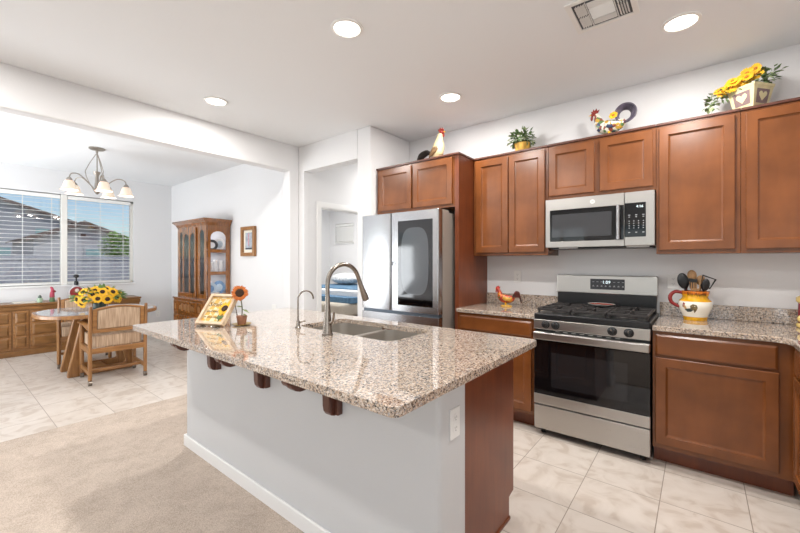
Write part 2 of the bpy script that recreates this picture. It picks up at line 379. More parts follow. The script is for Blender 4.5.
# windows
def window_unit(name, M, w, z0, z1, mull=None, fw=.045):
    """local x along the wall, y out of the room"""
    m = MB(M)
    m.box(0, w, .05, .1, z0, z0 + fw); m.box(0, w, .05, .1, z1 - fw, z1); m.box(0, fw, .05, .1, z0, z1); m.box(w - fw, w, .05, .1, z0, z1)
    if mull: m.box(mull[0], mull[1], .0, .1, z0, z1)
    o = struct(m.build(name, VINYL, bevel=.005))
    MB(M).box(fw * .5, w - fw * .5, .074, .078, z0 + fw * .5, z1 - fw * .5).build('window_pane', PANE, o)
    s = MB(M).box(-.02, w + .02, -.025, .05, z0 - .03, z0); s.build('window_sill', TRIM, o, bevel=.006)
    return o
def blind(M, x0, x1, z0, z1, label, tilt=9, pitch=.062, sw=.05, group=None, y=.03):
    c = M @ Vector(((x0 + x1) / 2, y, z0))
    t = thing('window_blind', c, label, 'blind', group)
    MB(M).box(x0, x1, y - .028, y + .028, z1 - .055, z1).build('headrail', BLIND, t, bevel=.005)
    m = MB(M); z = z1 - .085; dy, dz = sw / 2 * cos(R(tilt)), sw / 2 * sin(R(tilt))
    while z > z0 + .05:
        m.add([(x0, y - dy, z - dz), (x1, y - dy, z - dz), (x1, y + dy, z + dz), (x0, y + dy, z + dz),
               (x0, y - dy, z - dz + .0035), (x1, y - dy, z - dz + .0035), (x1, y + dy, z + dz + .0035), (x0, y + dy, z + dz + .0035)],
              [(0, 3, 2, 1), (4, 5, 6, 7), (0, 1, 5, 4), (1, 2, 6, 5), (2, 3, 7, 6), (3, 0, 4, 7)]); z -= pitch
    m.build('slats', BLIND, t)
    MB(M).box(x0, x1, y - .026, y + .026, z0 + .005, z0 + .025).build('bottom_rail', BLIND, t, bevel=.004)
    for f in (.12, .5, .88):
        xx = x0 + (x1 - x0) * f; m = MB(M)
        for s in (-1, 1): m.box(xx - .002, xx + .002, y + s * .027 - .001, y + s * .027 + .001, z0 + .02, z1 - .05)
        m.build('ladder_cord', BLIND, t)
    return t
MW = Matrix.Translation((-7.885, .37, 0)) @ Matrix.Rotation(R(90), 4, 'Z')     # local x -> +Y, local y -> -X
window_unit('window_1', MW, 1.88, .965, 2.40, mull=(.904, .982))
blind(MW, .05, .90, .97, 2.385, 'white slatted blind on the dining window pane left of the mullion', group='dining window blinds')
blind(MW, .986, 1.83, .97, 2.385, 'white slatted blind on the dining window pane right of the mullion', group='dining window blinds')
MBd = Matrix.Translation((-7.0, 6.2, 0))
window_unit('window_2', MBd, .64, 1.78, 2.25)
blind(MBd, .02, .62, 1.785, 2.24, 'small white blind on the high bedroom window', tilt=62, pitch=.044)
MRr = Matrix.Translation((-2.3, -4.2, 0)) @ Matrix.Rotation(R(180), 4, 'Z')
window_unit('window_3', MRr, 1.2, .9, 2.3, mull=(.57, .63))
blind(MRr, .03, 1.17, .91, 2.28, 'white slatted blind on the great room window behind the viewer', tilt=10)
m = MB()
for x in (-1.7, -.53, .63): m.box(x, x + .07, -4.28, -4.22, .08, 2.3)
m.box(-1.7, .7, -4.28, -4.22, .08, .15); m.box(-1.7, .7, -4.28, -4.22, 2.23, 2.3)
struct(m.build('window_4', VINYL))  # frame of the assumed, unseen rear door
m = MB()
for x in (-7.2, -6.135, -5.07): m.box(x, x + .07, -1.37, -1.31, 0, 2.1)
m.box(-7.2, -5.0, -1.37, -1.31, 2.03, 2.1); struct(m.build('added_door_frame', VINYL))  # frame of the made-up dining door in front of its fill lamp
m = MB()
for y in (-2.7, -1.63, -.57): m.box(1.08, 1.14, y, y + .07, .65, 2.35)
m.box(1.08, 1.14, -2.7, -.5, .65, .72); m.box(1.08, 1.14, -2.7, -.5, 2.28, 2.35); struct(m.build('added_window_frame', VINYL))  # frame of the added side opening in front of its fill lamp

# ------------------------------------------------------------------ outside the dining window
GRAV = mat('gravel', 'a89a8a', .95, var=.2, vscale=30); STUC = mat('grey_stucco', '9aa0a9', .9, bump=.2); STUL = mat('pale_stucco', 'b4b7bd', .9, bump=.2)
ROOFT = mat('roof_tile', '6f6560', .85, var=.25, vscale=9); BLOCK = mat('block_wall', 'abb0ba', .9, var=.12, vscale=12, bump=.3)
FASC = mat('brown_fascia', '5d4a44', .7); TEAL = mat('house_window_glass', '7fa9ad', .1, spec=.7)
tag(MB().box(-70, -8.2, -40, 60, -.35, -.15).build('yard_ground', GRAV), 'tan gravel yard outside the dining window', 'ground')['kind'] = 'structure'
def house(X, ridge, l, r, depth, wallm, label, wins):
    (yr, zr), (yl, zl), (yR, zR) = ridge, l, r
    t = thing('neighbour_house', (X - depth / 2, yr, -.15), label, 'house')
    o = .35
    gab = [(yl + o, -.15), (yR - o, -.15), (yR - o, zR + o * (zr - zR) / (yR - yr) * 1.0 - .05), (yr, zr - .12), (yl + o, zl + o * (zr - zl) / (yr - yl) - .05)]
    MB().plate(gab, [], 'yz', X - depth, X).build('house_wall', wallm, t)
    m = MB()
    for (ya, za) in ((yl, zl), (yR, zR)):
        m.plate([(yr, zr), (ya, za), (ya, za - .12), (yr, zr - .14)] if ya > yr else [(ya, za), (yr, zr), (yr, zr - .14), (ya, za - .12)], [], 'yz', X - depth, X + .4)
    m.build('roof', ROOFT, t)
    m = MB()
    for (ya, za) in ((yl, zl), (yR, zR)):
        m.plate([(yr, zr - .02), (ya, za - .02), (ya, za - .26), (yr, zr - .28)], [], 'yz', X + .38, X + .44)
    m.build('fascia_board', FASC, t)
    for (y0, y1, z0, z1, mm) in wins:
        w = MB().box(X, X + .06, y0 - .08, y1 + .08, z0 - .08, z1 + .08).build('house_window', wallm, t)
        MB().box(X + .05, X + .09, y0, y1, z0, z1).build('pane', mm, w)
    return t
house(-45, (-1, 8.2), (-10, 5.05), (8.3, 5.0), 9, STUC, 'grey stucco house with a long roof slope behind the left window pane', [(3.1, 4.1, 1.3, 2.5, TEAL), (5.6, 6.5, 3.1, 4.2, TEAL)])
house(-30, (5.88, 3.87), (3.3, 2.76), (9.7, 2.36), 9, STUL, 'pale gabled house seen through the right window pane', [(6.0, 7.3, 1.35, 2.1, TEAL), (5.75, 6.0, 2.9, 3.05, FASC)])
t = MB().box(-15.2, -15, -14, 22, -.2, 1.42)
t.box(-15.25, -14.95, -14, 22, 1.42, 1.5)
tag(t.build('block_fence', BLOCK), 'grey block wall running across the yard below the houses', 'fence')
LEAF1 = mat('tree_leaf', '8db566', .8, var=.3, vscale=3); BARK = mat('bark', '5b4a3a', .9)
t = thing('yard_tree', (-21, 5.55, -.15), 'round green tree in front of the pale gabled house', 'tree')
MB().loft([(-21, 5.55, -.15), (-21.05, 5.5, .6), (-21, 5.55, 1.5)], [.09, .07, .05], 8).build('trunk', BARK, t, smooth=True)
m = MB()
for k in range(700):
    v = Vector((random.gauss(0, 1), random.gauss(0, 1), random.gauss(0, 1))).normalized(); rr = random.random() ** .35
    p = Vector((-21, 5.3, 2.02)) + Vector((v.x * .56, v.y * .56, v.z * .56)) * rr
    m.leaf(p, v + Vector((random.uniform(-.6, .6), random.uniform(-.6, .6), random.uniform(-.3, .6))), (0, 0, 1) if abs(v.z) < .9 else (1, 0, 0), .2, .06)
m.build('crown', LEAF1, t)

# ------------------------------------------------------------------ ceiling fixtures
def downlight(x, y, label, power=LAMP_W):
    t = thing('recessed_light', (x, y, H), label, 'ceiling light', 'recessed ceiling lights')
    MB().lathe([(.078, H - .004), (.082, H - .010), (.098, H - .007), (.100, H + .002), (.078, H + .002)], x, y, 32).build('trim_ring', WHPL, t, smooth=True)
    MB().lathe([(0, H - .0045), (.078, H - .0045), (.078, H + .001)], x, y, 32).build('lens', LITE, t, smooth=True)
    lamp('downlight_lamp', 'AREA', (x, y, H - .012), (0, 0, 0), power, WARM, shape='DISK', size=.15)
downlight(-1.696, 1.598, 'recessed ceiling light above the island sink')
downlight(-3.384, 1.59, 'recessed ceiling light near the dining room header')
downlight(-1.698, 2.833, 'recessed ceiling light in front of the refrigerator cabinet')
downlight(-.084, 2.812, 'recessed ceiling light beside the air vent')
for x, y, lab in ((-.084, 1.6, 'recessed ceiling light over the aisle at the near end of the island'), (-3.38, -.2, 'added ceiling fill light over the carpet beside the dining room opening'),
                  (-1.7, -.2, 'added ceiling fill light over the carpet in front of the island'), (-3.38, -2.4, 'added ceiling fill light near the rear window with the slatted blind'), (-.9, -2.4, 'added ceiling fill light near the assumed rear patio door')):
    downlight(x, y, lab)  # all but the first are unseen lights added to fill the great room
lamp('bedroom_fill', 'AREA', (-5.6, 4.6, H - .03), (0, 0, 0), 85, WARM, shape='DISK', size=.4)  # fill added to brighten the bedroom, no fixture
lamp('hall_fill', 'AREA', (-3.35, 4.3, H - .03), (0, 0, 0), 20, WARM, shape='DISK', size=.3)  # fill added to brighten the hall, no fixture
# air vent
MV = Matrix.Translation((-.43, 2.385, H))
t = thing('ceiling_vent', (-.43, 2.385, H), 'white square air vent in the ceiling beside a recessed light', 'air vent')
vx, vy = .165, .165
MB(MV).plate(rect(-vx, vx, -vy, vy), [rect(-vx + .03, vx - .03, -vy + .03, vy - .03)], 'xy', -.008, 0).build('vent_frame', WHPL, t, bevel=.003)
MB(MV).box(-vx + .03, vx - .03, -vy + .03, vy - .03, -.001, 0).build('vent_backing', mat('vent_dark', '55565a', .7), t)
m = MB(MV)
for k in range(7):
    y = -.045 + k * .015
    m.add([(-.06, y - .007, -.002), (.06, y - .007, -.002), (.06, y + .004, -.012), (-.06, y + .004, -.012), (-.06, y - .005, -.001), (.06, y - .005, -.001), (.06, y + .006, -.011), (-.06, y + .006, -.011)],
          [(0, 1, 2, 3), (4, 7, 6, 5), (0, 4, 5, 1), (3, 2, 6, 7), (0, 3, 7, 4), (1, 5, 6, 2)])
for s in (-1, 1):
    for k in range(4):
        x = s * (.075 + k * .013)
        for (y0, y1) in ((-.115, -.005), (.005, .115)):
            m.add([(x, y0, -.002), (x, y1, -.002), (x + s * .008, y1, -.011), (x + s * .008, y0, -.011), (x + .002, y0, -.001), (x + .002, y1, -.001), (x + s * .008 + .002, y1, -.01), (x + s * .008 + .002, y0, -.01)],
                  [(0, 1, 2, 3), (4, 7, 6, 5), (0, 4, 5, 1), (3, 2, 6, 7), (0, 3, 7, 4), (1, 5, 6, 2)])
    for k in range(4):
        y = s * (.068 + k * .013)
        m.box(-.06, .06, y - .004, y + .004, -.010, -.003)
m.box(-.068, -.064, -.125, .125, -.011, -.002); m.box(.064, .068, -.125, .125, -.011, -.002)
m.build('vent_louvers', WHPL, t)

# ------------------------------------------------------------------ cabinets
def door_mesh(M, x0, x1, z0, z1, y, th=.022, rail=.055):
    """recessed-panel door, front face at y - th looking towards -y"""
    m = MB(M); f = y - th
    rings = [(0, y), (0, f + .003), (.003, f), (rail, f), (rail + .003, f + .007), (rail + .012, f + .012)]
    vs, fs = [], []
    for d, yy in rings: vs += [(x0 + d, yy, z0 + d), (x1 - d, yy, z0 + d), (x1 - d, yy, z1 - d), (x0 + d, yy, z1 - d)]
    for k in range(len(rings) - 1):
        for j in range(4): fs.append((k * 4 + j, k * 4 + (j + 1) % 4, k * 4 + 4 + (j + 1) % 4, k * 4 + 4 + j))
    k = len(rings) - 1
    fs += [(k * 4, k * 4 + 1, k * 4 + 2, k * 4 + 3), (3, 2, 1, 0)]
    return m.add(vs, fs)
def slab_mesh(M, x0, x1, z0, z1, y, th=.02, ch=.012):
    m = MB(M); f = y - th; vs, fs = [], []
    rings = [(0, y), (0, f + .007), (ch, f)]
    for d, yy in rings: vs += [(x0 + d, yy, z0 + d), (x1 - d, yy, z0 + d), (x1 - d, yy, z1 - d), (x0 + d, yy, z1 - d)]
    for k in range(2):
        for j in range(4): fs.append((k * 4 + j, k * 4 + (j + 1) % 4, k * 4 + 4 + (j + 1) % 4, k * 4 + 4 + j))
    return m.add(vs, fs + [(8, 9, 10, 11), (3, 2, 1, 0)])
I4 = Matrix.Identity(4)
ZU, ZT, YU = 1.386, 2.308, 3.278
def upper(x0, x1, z0, doors, label, y=YU, zt=ZT, yb=3.578, crown=True, side=None):
    t = thing('wall_cabinet', ((x0 + x1) / 2, (y + yb) / 2, z0), label, 'cabinet', 'wall cabinets')
    B(x0, x1, y, yb, z0, zt).build('cabinet_body', side or CAB, t, bevel=.0015)
    B(x0, x1, y - .012, yb, zt, zt + .018).build('top_trim', CORB, t, bevel=.003)
    for (a, b, c, d) in doors: door_mesh(I4, a, b, c, d, y - .001).build('door', CAB, t, smooth=20)
    return t
upper(-1.702, -1.003, ZU, [(-1.671, -1.353, 1.414, 2.284), (-1.345, -1.026, 1.414, 2.284)], 'tall two-door wall cabinet between refrigerator panel and microwave')
upper(-1.001, -.243, 1.853, [(-.992, -.646, 1.882, 2.284), (-.605, -.259, 1.882, 2.284)], 'short two-door wall cabinet above the microwave')
upper(-.241, .212, ZU, [(-.224, .184, 1.414, 2.287)], 'single-door wall cabinet right of the microwave')
upper(.214, 1.047, ZU, [(.236, .685, 1.414, 2.287)], 'corner wall cabinet under the flower planter at the right edge')
# refrigerator surround
t = thing('refrigerator_cabinet', (-2.2, 3.28, 0), 'deep two-door cabinet over the refrigerator with tall side panel', 'cabinet')
B(-2.700, -1.745, 2.989, 3.575, 1.835, ZT).build('cabinet_body', CAB, t, bevel=.0015)
B(-1.745, -1.7047, 2.989, 3.577, 0, ZT).build('side_panel', PANEL, t, bevel=.0015)
B(-2.7045, -1.695, 2.972, 3.577, ZT, ZT + .018).build('top_trim', CORB, t, bevel=.003)
for a, b in ((-2.662, -2.232), (-2.212, -1.765)): door_mesh(I4, a, b, 1.862, 2.287, 2.988).build('door', CAB, t, smooth=20)
# base cabinets
def base(name, M, x0, x1, y, yb, drawers, doors, label, zc=.879, cat='cabinet', group='base cabinets'):
    c = M @ Vector(((x0 + x1) / 2, (y + yb) / 2, 0))
    t = thing(name, c, label, cat, group)
    MB(M).box(x0, x1, y, yb, .115, zc).build('cabinet_body', CAB, t, bevel=.0015)
    MB(M).box(x0, x1, y + .085, yb, 0, .115).build('toe_kick', PANEL, t)
    for d in drawers: slab_mesh(M, *d, y - .001).build('drawer_front', CABH, t)
    for d in doors: door_mesh(M, *d, y - .001).build('door', CAB, t, smooth=20)
    return t
YB = 2.965
base('base_cabinet', I4, -1.703, -1.006, YB, 3.577, [(-1.672, -1.031, .731, .856)], [(-1.672, -1.357, .145, .714), (-1.345, -1.031, .145, .714)], 'base cabinet with drawer between refrigerator panel and range')
base('base_cabinet', I4, -.238, .42, YB, 3.577, [(-.222, .346, .722, .858)], [(-.222, .350, .150, .709)], 'base cabinet with wide drawer and door right of the range')
MRt = Matrix.Translation((.42, 2.96, 0)) @ Matrix.Rotation(R(-90), 4, 'Z')      # local x -> -Y, local y -> +X
base('base_cabinet', MRt, 0.02, 1.5, 0, .627, [(.06, .62, .722, .858), (.66, 1.46, .722, .858)], [(.06, .62, .150, .709), (.66, 1.055, .150, .709), (1.065, 1.46, .150, .709)], 'return base cabinet at the far right edge')
# worktops of the wall run
t = thing('counter', (-1.35, 3.26, .875), 'granite counter with backsplash between refrigerator panel and range', 'countertop')
B(-1.703, -1.004, 2.935, 3.578, .880, .914).build('worktop', GRAN, t, bevel=.006)
B(-1.703, -1.004, 3.558, 3.578, .9145, 1.016).build('backsplash', GRAN, t, bevel=.002)
t = thing('counter', (.3, 3.26, .875), 'granite counter with backsplash right of the range turning the corner', 'countertop')
P = [(-.239, 2.935), (.30, 2.935)] + [(.30 + .088 * sin(R(a)), 2.847 + .088 * cos(R(a))) for a in range(10, 91, 10)] + [(.388, 1.44), (1.048, 1.44), (1.048, 3.578), (-.239, 3.578)]
MB().plate(P, [], 'xy', .880, .914).build('worktop', GRAN, t, bevel=.006)
B(-.239, 1.026, 3.558, 3.578, .9145, 1.016).build('backsplash', GRAN, t, bevel=.002)
B(1.028, 1.048, 1.44, 3.578, .9145, 1.016).build('backsplash', GRAN, t, bevel=.002)

# ------------------------------------------------------------------ range
t = thing('gas_range', (-.622, 3.24, 0), 'stainless steel gas range with black oven glass', 'stove')
x0, x1, yf = -1.000, -.2445, 2.914
B(x0 + .004, x1 - .004, yf + .03, 3.545, .05, .905).build('range_body', BLACK, t, bevel=.003)
MB().plate(rect(x0, x1, yf + .006, 3.54), [], 'xy', .888, .934).build('cooktop', BLACK, t, bevel=.008)
B(x0, x1, yf, yf + .03, .815, .888).build('control_panel', STEEL, t, bevel=.004)
d = B(x0 + .002, x1 - .002, yf, yf + .03, .242, .318).build('oven_door', STEEL, t, bevel=.003)
B(x0 + .002, x1 - .002, yf, yf + .03, .318, .728).build('oven_glass', BLACKG, d, bevel=.002)
B(x0 + .13, x1 - .13, yf - .0012, yf, .385, .645).build('oven_window', mat('oven_window_glass', '202022', .05, spec=.6), d)
h = B(x0 + .002, x1 - .002, yf - .03, yf + .03, .738, .797).build('oven_handle', STEEL, d, bevel=.01, seg=3)
for k in range(8): MB().box(x0 + .16 + k * .056, x0 + .19 + k * .056, yf + .002, yf + .006, .8035, .8095).build('vent_slot', mat('slot_grey', '8d8c8b', .4), t)
B(x0 + .002, x1 - .002, yf + .004, yf + .03, .052, .232).build('storage_drawer', STEEL, t, bevel=.005)
MB().lathe([(.0, 0), (.016, 0), (.016, .002), (0, .002)], n=24).build('badge', mat('badge_grey', 'b2afac', .3, .8), d, smooth=True)
bo = bpy.data.objects['badge']; bo.rotation_euler = (R(90), 0, 0); bo.location = Vector((-.622, yf - .001, .28)) - WO[d]
for (px, xx) in ((1, -.91), (2, -.838), (3, -.464), (4, -.366)):
    m = MB(Matrix.Translation((xx, yf, .853)) @ Matrix.Rotation(R(90), 4, 'X'))
    m.lathe([(.0, .0), (.030, 0), (.030, .006), (.024, .009), (.022, .028), (.018, .031), (0, .031)], n=20)
    k = m.build('control_knob', BLKPL, t, smooth=True)
    MB().box(xx - .0025, xx + .0025, yf - .0318, yf - .029, .857, .873).build('knob_pointer', NICKEL, k)
for xx in (x0 + .05, x1 - .05):
    for yy in (yf + .08, 3.5): MB().lathe([(.018, 0), (.018, .052)], xx, yy, 12).build('range_foot', BLKPL, t)
# backguard
B(x0 + .012, x1 - .012, 3.50, 3.556, .90, 1.065).build('backguard_base', BLACK, t, bevel=.003)
bgd = MB().plate([(3.495, 1.062), (3.556, 1.062), (3.556, 1.215), (3.50, 1.215)], [], 'yz', x0 + .004, x1 - .004).build('backguard', STEEL, t, bevel=.006)
B(-.722, -.468, 3.4945, 3.499, 1.098, 1.186).build('display_panel', mat('display_grey', '2d2f34', .25), bgd, bevel=.004)
LED = mat('display_digit', 'dfeef2', .4, emit=1.2); GREYT = mat('button_mark', 'a3a5a8', .5)
MX = Matrix.Rotation(R(90), 4, 'X')
m = MB().text('1:09', .036, Matrix.Translation((-.60, 3.4938, 1.158)) @ MX); m.build('clock_digits', LED, bgd)
m = MB()
for k in range(8):
    if k not in (3, 4): m.box(-.705 + k * .031, -.69 + k * .031, 3.4938, 3.4942, 1.160, 1.163)
    m.box(-.705 + k * .031, -.69 + k * .031, 3.4938, 3.4942, 1.122, 1.125); m.box(-.702 + k * .031, -.693 + k * .031, 3.4938, 3.4942, 1.128, 1.132)
m.build('button_marks', GREYT, bgd)
# burners and grates
for (bx, by, br) in ((-.85, 3.07, .045), (-.85, 3.34, .038), (-.395, 3.07, .05), (-.395, 3.34, .036), (-.622, 3.2, .042)):
    MB().lathe([(br + .014, .935), (br + .01, .943), (br, .945), (br, .952), (0, .954)], bx, by, 20).build('burner', IRON, t, smooth=True)
for (gx0, gx1) in ((-.985, -.742), (-.735, -.509), (-.502, -.259)):
    m = MB(); gy0, gy1 = 2.955, 3.465
    for yy in (gy0, gy1, (gy0 + gy1) / 2): m.box(gx0, gx1, yy - .007, yy + .007, .955, .972)
    for xx in (gx0 + .007, gx1 - .007): m.box(xx - .007, xx + .007, gy0, gy1, .955, .972)
    xc = (gx0 + gx1) / 2
    for yy in (3.07, 3.34):
        m.box(xc - .006, xc + .006, yy - .11, yy - .03, .958, .974); m.box(xc - .006, xc + .006, yy + .03, yy + .11, .958, .974)
        m.box(gx0, xc - .03, yy - .006, yy + .006, .958, .974); m.box(xc + .03, gx1, yy - .006, yy + .006, .958, .974)
    for xx in (gx0 + .01, gx1 - .01):
        for yy in (gy0 + .01, gy1 - .01): m.box(xx - .008, xx + .008, yy - .008, yy + .008, .934, .956)
    m.build('grate', IRON, t, bevel=.003)
t = thing('spoon_rest', (-.615, 3.375, .974), 'small white dish with a red painted centre on the back of the range', 'dish')
MB().lathe([(0, .975), (.06, .975), (.098, .988), (.10, .991), (.096, .990), (.058, .981), (0, .980)], -.615, 3.375, 28, sy=.75).build('dish', mat('white_glaze', 'ece8e0', .15), t, smooth=True)
MB().lathe([(0, .9806), (.055, .9812), (.086, .988), (.086, .9886), (.055, .9818), (0, .9812)], -.615, 3.375, 28, sy=.75).build('painted_centre', mat('tomato_red', 'b8402c', .25, var=.35, vscale=60), t, smooth=True)

# ------------------------------------------------------------------ microwave
x0, x1, yf, z0, z1 = -1.000, -.2445, 3.2, 1.447, 1.842
t = thing('microwave', (-.622, 3.39, z0), 'stainless over-the-range microwave with black door glass', 'microwave')
B(x0 + .006, x1 - .004, yf + .03, 3.576, z0 + .004, z1).build('microwave_case', DKST, t, bevel=.003)
xs = -.43
d = MB().plate(rect(x0, xs - .002, z0, z1), [rect(x0 + .035, xs - .004, 1.495, 1.752)], 'xz', yf, yf + .03).build('microwave_door', STEEL, t, bevel=.004)
B(x0 + .034, xs - .003, yf + .004, yf + .03, 1.494, 1.753).build('door_glass', BLACKG, d)
B(x0 + .05, xs - .085, yf + .003, yf + .0045, 1.53, 1.715).build('door_window', SMOKE, d)
m = MB(); m.loft([(xs - .038, yf - .03, 1.497), (xs - .038, yf - .034, 1.62), (xs - .038, yf - .03, 1.75)], .017, 12, 2, squash=(.75, 1.0))
m.box(xs - .046, xs - .03, yf - .03, yf + .005, 1.51, 1.53); m.box(xs - .046, xs - .03, yf - .03, yf + .005, 1.715, 1.735)
m.build('door_handle', STEELV, d, smooth=True)
c = MB().plate(rect(xs, x1, z0, z1), [], 'xz', yf, yf + .03).build('control_side', STEEL, t, bevel=.004)
B(xs + .001, x1 - .052, yf - .002, yf + .003, 1.512, 1.762).build('keypad', BLACKG, c, bevel=.003)
m = MB().text('4:16', .026, Matrix.Translation((x1 - .09, yf - .0025, 1.732)) @ MX); m.build('clock_digits', LED, c)
for (zz, n, w) in ((1.672, 3, .013), (1.658, 3, .01), (1.628, 4, .007), (1.611, 4, .007), (1.594, 4, .007), (1.577, 4, .007), (1.545, 3, .012)):
    for k in range(n):
        xx = xs + .03 + k * (.088 / (n - 1)); MB().box(xx - w / 2, xx + w / 2, yf - .0026, yf - .002, zz - .003, zz + .003).build('key', GREYT, c)
bm_ = MB(Matrix.Translation((-.645, yf, 1.797)) @ MX); bm_.lathe([(0, 0), (.017, 0), (.017, .002), (0, .002)], n=24)
bd = bm_.build('badge', mat('badge_light', 'e6e6e4', .3, .5), d, smooth=True)
m = MB().text('GE', .016, Matrix.Translation((-.645, yf - .0025, 1.797)) @ MX, shear=.2); m.build('badge_lettering', DKST, bd)
B(x0 + .02, x1 - .02, yf + .05, 3.55, z0 - .012, z0 + .005).build('bottom_grille', BLKPL, t, bevel=.003)
B(-.42, -.28, yf + .02, yf + .09, z0 - .01, z0 + .005).build('bottom_light', mat('lens_grey', 'b9b9b8', .3), t)
B(-.9, -.76, yf + .02, yf + .09, z0 - .01, z0 + .005).build('bottom_light', bpy.data.materials['lens_grey'], t)

# ------------------------------------------------------------------ refrigerator
t = thing('refrigerator', (-2.23, 3.15, 0), 'stainless french-door refrigerator with a tall dark glass panel', 'refrigerator')
FX0, FX1, FY, FS = -2.698, -1.77, 2.75, -2.312
B(FX0 + .012, FX1 - .006, FY + .085, 3.5, .02, 1.775).build('refrigerator_case', DKST, t, bevel=.004)
dl = MB().plate(rrect(FX0, FS - .004, FY, FY + .075, .014), [], 'xy', .865, 1.795).build('door', STEELV, t, smooth=True, bevel=.004)
dr = MB().plate(rrect(FS + .004, FX1, FY, FY + .075, .014), [], 'xy', .865, 1.795).build('door', STEELV, t, smooth=True, bevel=.004)
g = B(-2.222, -1.83, FY - .004, FY + .004, .925, 1.712).build('glass_panel', mat('fridge_glass', '2c2d30', .05, spec=.7), dr, bevel=.003)
m = MB(Matrix.Translation((-2.026, FY - .0042, 1.335)) @ MX)
vs = [(.155 * math.copysign(abs(cos(a)) ** .6, cos(a)), .31 * math.copysign(abs(sin(a)) ** .55, sin(a)), 0) for a in [2 * pi * k / 40 for k in range(40)]]
m.add(vs + [(x, y, .0008) for x, y, z in vs], [tuple(range(40)), tuple(range(40, 80))] + [(k, (k + 1) % 40, 40 + (k + 1) % 40, 40 + k) for k in range(40)])
m.build('lit_window', mat('fridge_window', '54585d', .08, spec=.7), g)
B(-2.222, -1.83, FY - .0046, FY - .004, .925, .985).build('lower_glass_band', mat('deep_black', '050506', .05), g)
m = MB(Matrix.Translation((-2.272, FY - .001, 1.312)) @ MX)
m.plate(rrect(-.019, .019, -.019, .019, .005), [rrect(-.013, .013, -.013, .013, .004)], 'xy', 0, .002); m.text('LG', .013, Matrix.Translation((0, 0, .001)))
m.build('door_badge', mat('badge_dark', '4f4f52', .4, .4), dr)
for zz, nm in ((.59, 'freezer_drawer'), (.11, 'freezer_drawer')):
    q = MB().plate(rrect(FX0, FX1, FY, FY + .075, .014), [], 'xy', zz, zz + (.245 if zz > .5 else .46)).build(nm, STEELV, t, smooth=True, bevel=.004)
    B(FX0 + .01, FX1 - .01, FY + .02, FY + .07, zz + (.246 if zz > .5 else .461), zz + (.27 if zz > .5 else .478)).build('handle_recess', mat('recess_grey', '5d6670', .4, .6), q)
B(FX0 + .03, FX1 - .03, FY + .08, 3.45, .0, .11).build('base_grille', BLKPL, t)
for xx in (FX0 + .05, FX1 - .05): B(xx - .035, xx + .035, FY + .02, FY + .2, 1.776, 1.80).build('hinge_cover', DKST, t, bevel=.004)

# ------------------------------------------------------------------ island
WX0, WX1, WY0, WY1 = -2.889, -.7316, 1.145, 1.345
t = thing('kitchen_island', (-1.8, 1.55, 0), 'white kitchen island half wall with wooden end panel and cabinets', 'island')
B(WX0, WX1, WY0, WY1, 0, .881).build('half_wall', mat('island_shaded_paint', 'cdcecf', .65, spec=.25, bump=.15, bscale=90), t, bevel=.018, seg=3)  # wall paint made darker in colour for the weaker light on this front
m = MB(); zb = .088
m.box(WX0 - .014, WX1 + .014, WY0 - .014, WY0, 0, zb); m.box(WX0 - .014, WX0, WY0 - .014, WY1, 0, zb); m.box(WX1, WX1 + .014, WY0 - .014, WY1, 0, zb)
m.build('baseboard', TRIM, t, bevel=.006)
XE = -.766
MB().plate([(WY1 + .001, 0), (1.862, 0), (1.862, .115), (1.92, .125), (1.92, .881), (WY1 + .001, .881)], [], 'yz', XE - .02, XE).build('end_panel', PANEL, t, bevel=.0015)
B(XE - .012, XE + .006, 1.50, 1.868, 0, .018).build('shoe_moulding', PANEL, t, bevel=.004)
B(WX0 + .02, XE - .02, WY1 + .001, 1.90, .115, .60).build('cabinet_body', CAB, t)
B(WX0 + .02, -2.15, WY1 + .001, 1.90, .60, .881).build('cabinet_body', CAB, t); B(-1.15, XE - .02, WY1 + .001, 1.90, .60, .881).build('cabinet_body', CAB, t)
B(-2.15, -1.15, 1.904, 1.918, .60, .881).build('false_front', CAB, t)
B(WX0 + .02, XE - .02, WY1 + .001, 1.86, 0, .115).build('toe_kick', PANEL, t)
MI = Matrix.Translation((XE, 1.92, 0)) @ Matrix.Rotation(R(180), 4, 'Z')     # faces +Y; local x -> -X
for a, b in ((.012, .40), (.42, .86), (.87, 1.31), (1.33, 1.71), (1.72, 2.09)):
    door_mesh(MI, a, b, .15, .70, -.005, th=.022).build('door', CAB, t, smooth=20)
    slab_mesh(MI, a, b, .722, .858, -.005, th=.022).build('drawer_front', CABH, t)
# corbels
def corbel(xc):
    w = .033
    p = [(WY0, .881), (.872, .881), (.872, .846), (.882, .832)]
    p += [(.945 + .062 * cos(R(a)), .862 + .062 * sin(R(a))) for a in range(200, 341, 20)]
    p += [(1.03, .842), (1.055, .815), (1.072, .775), (1.082, .73), (1.083, .70)]
    p += [(1.117 + .034 * cos(R(a)), .69 + .045 * sin(R(a))) for a in range(180, 271, 30)]
    p += [(WY0, .645)]
    m = MB(); m.plate(p, [], 'yz', xc - w, xc + w * .35); m.box(xc + w * .3, xc + w, WY0 - .03, WY0, .65, .881); m.box(xc + w * .3, xc + w, .885, WY0, .855, .881)
    return m.build('corbel', CORB, t, bevel=.006)
for xc in (-2.395, -1.845, -1.275): corbel(xc)
# island worktop with the sink opening
SX0, SX1, SY0, SY1 = -2.045, -1.25, 1.485, 1.895
IX0, IX1, IY0, IY1 = -2.9215, -.671, .82, 2.023
t = thing('island_countertop', (-1.8, 1.42, .875), 'polished speckled granite island worktop with a sink opening', 'countertop')
MB().plate(rrect(IX0, IX1, IY0, IY1, .03), [rrect(SX0, SX1, SY0, SY1, .06)], 'xy', .882, .914).build('worktop', GRAN, t, bevel=.005)
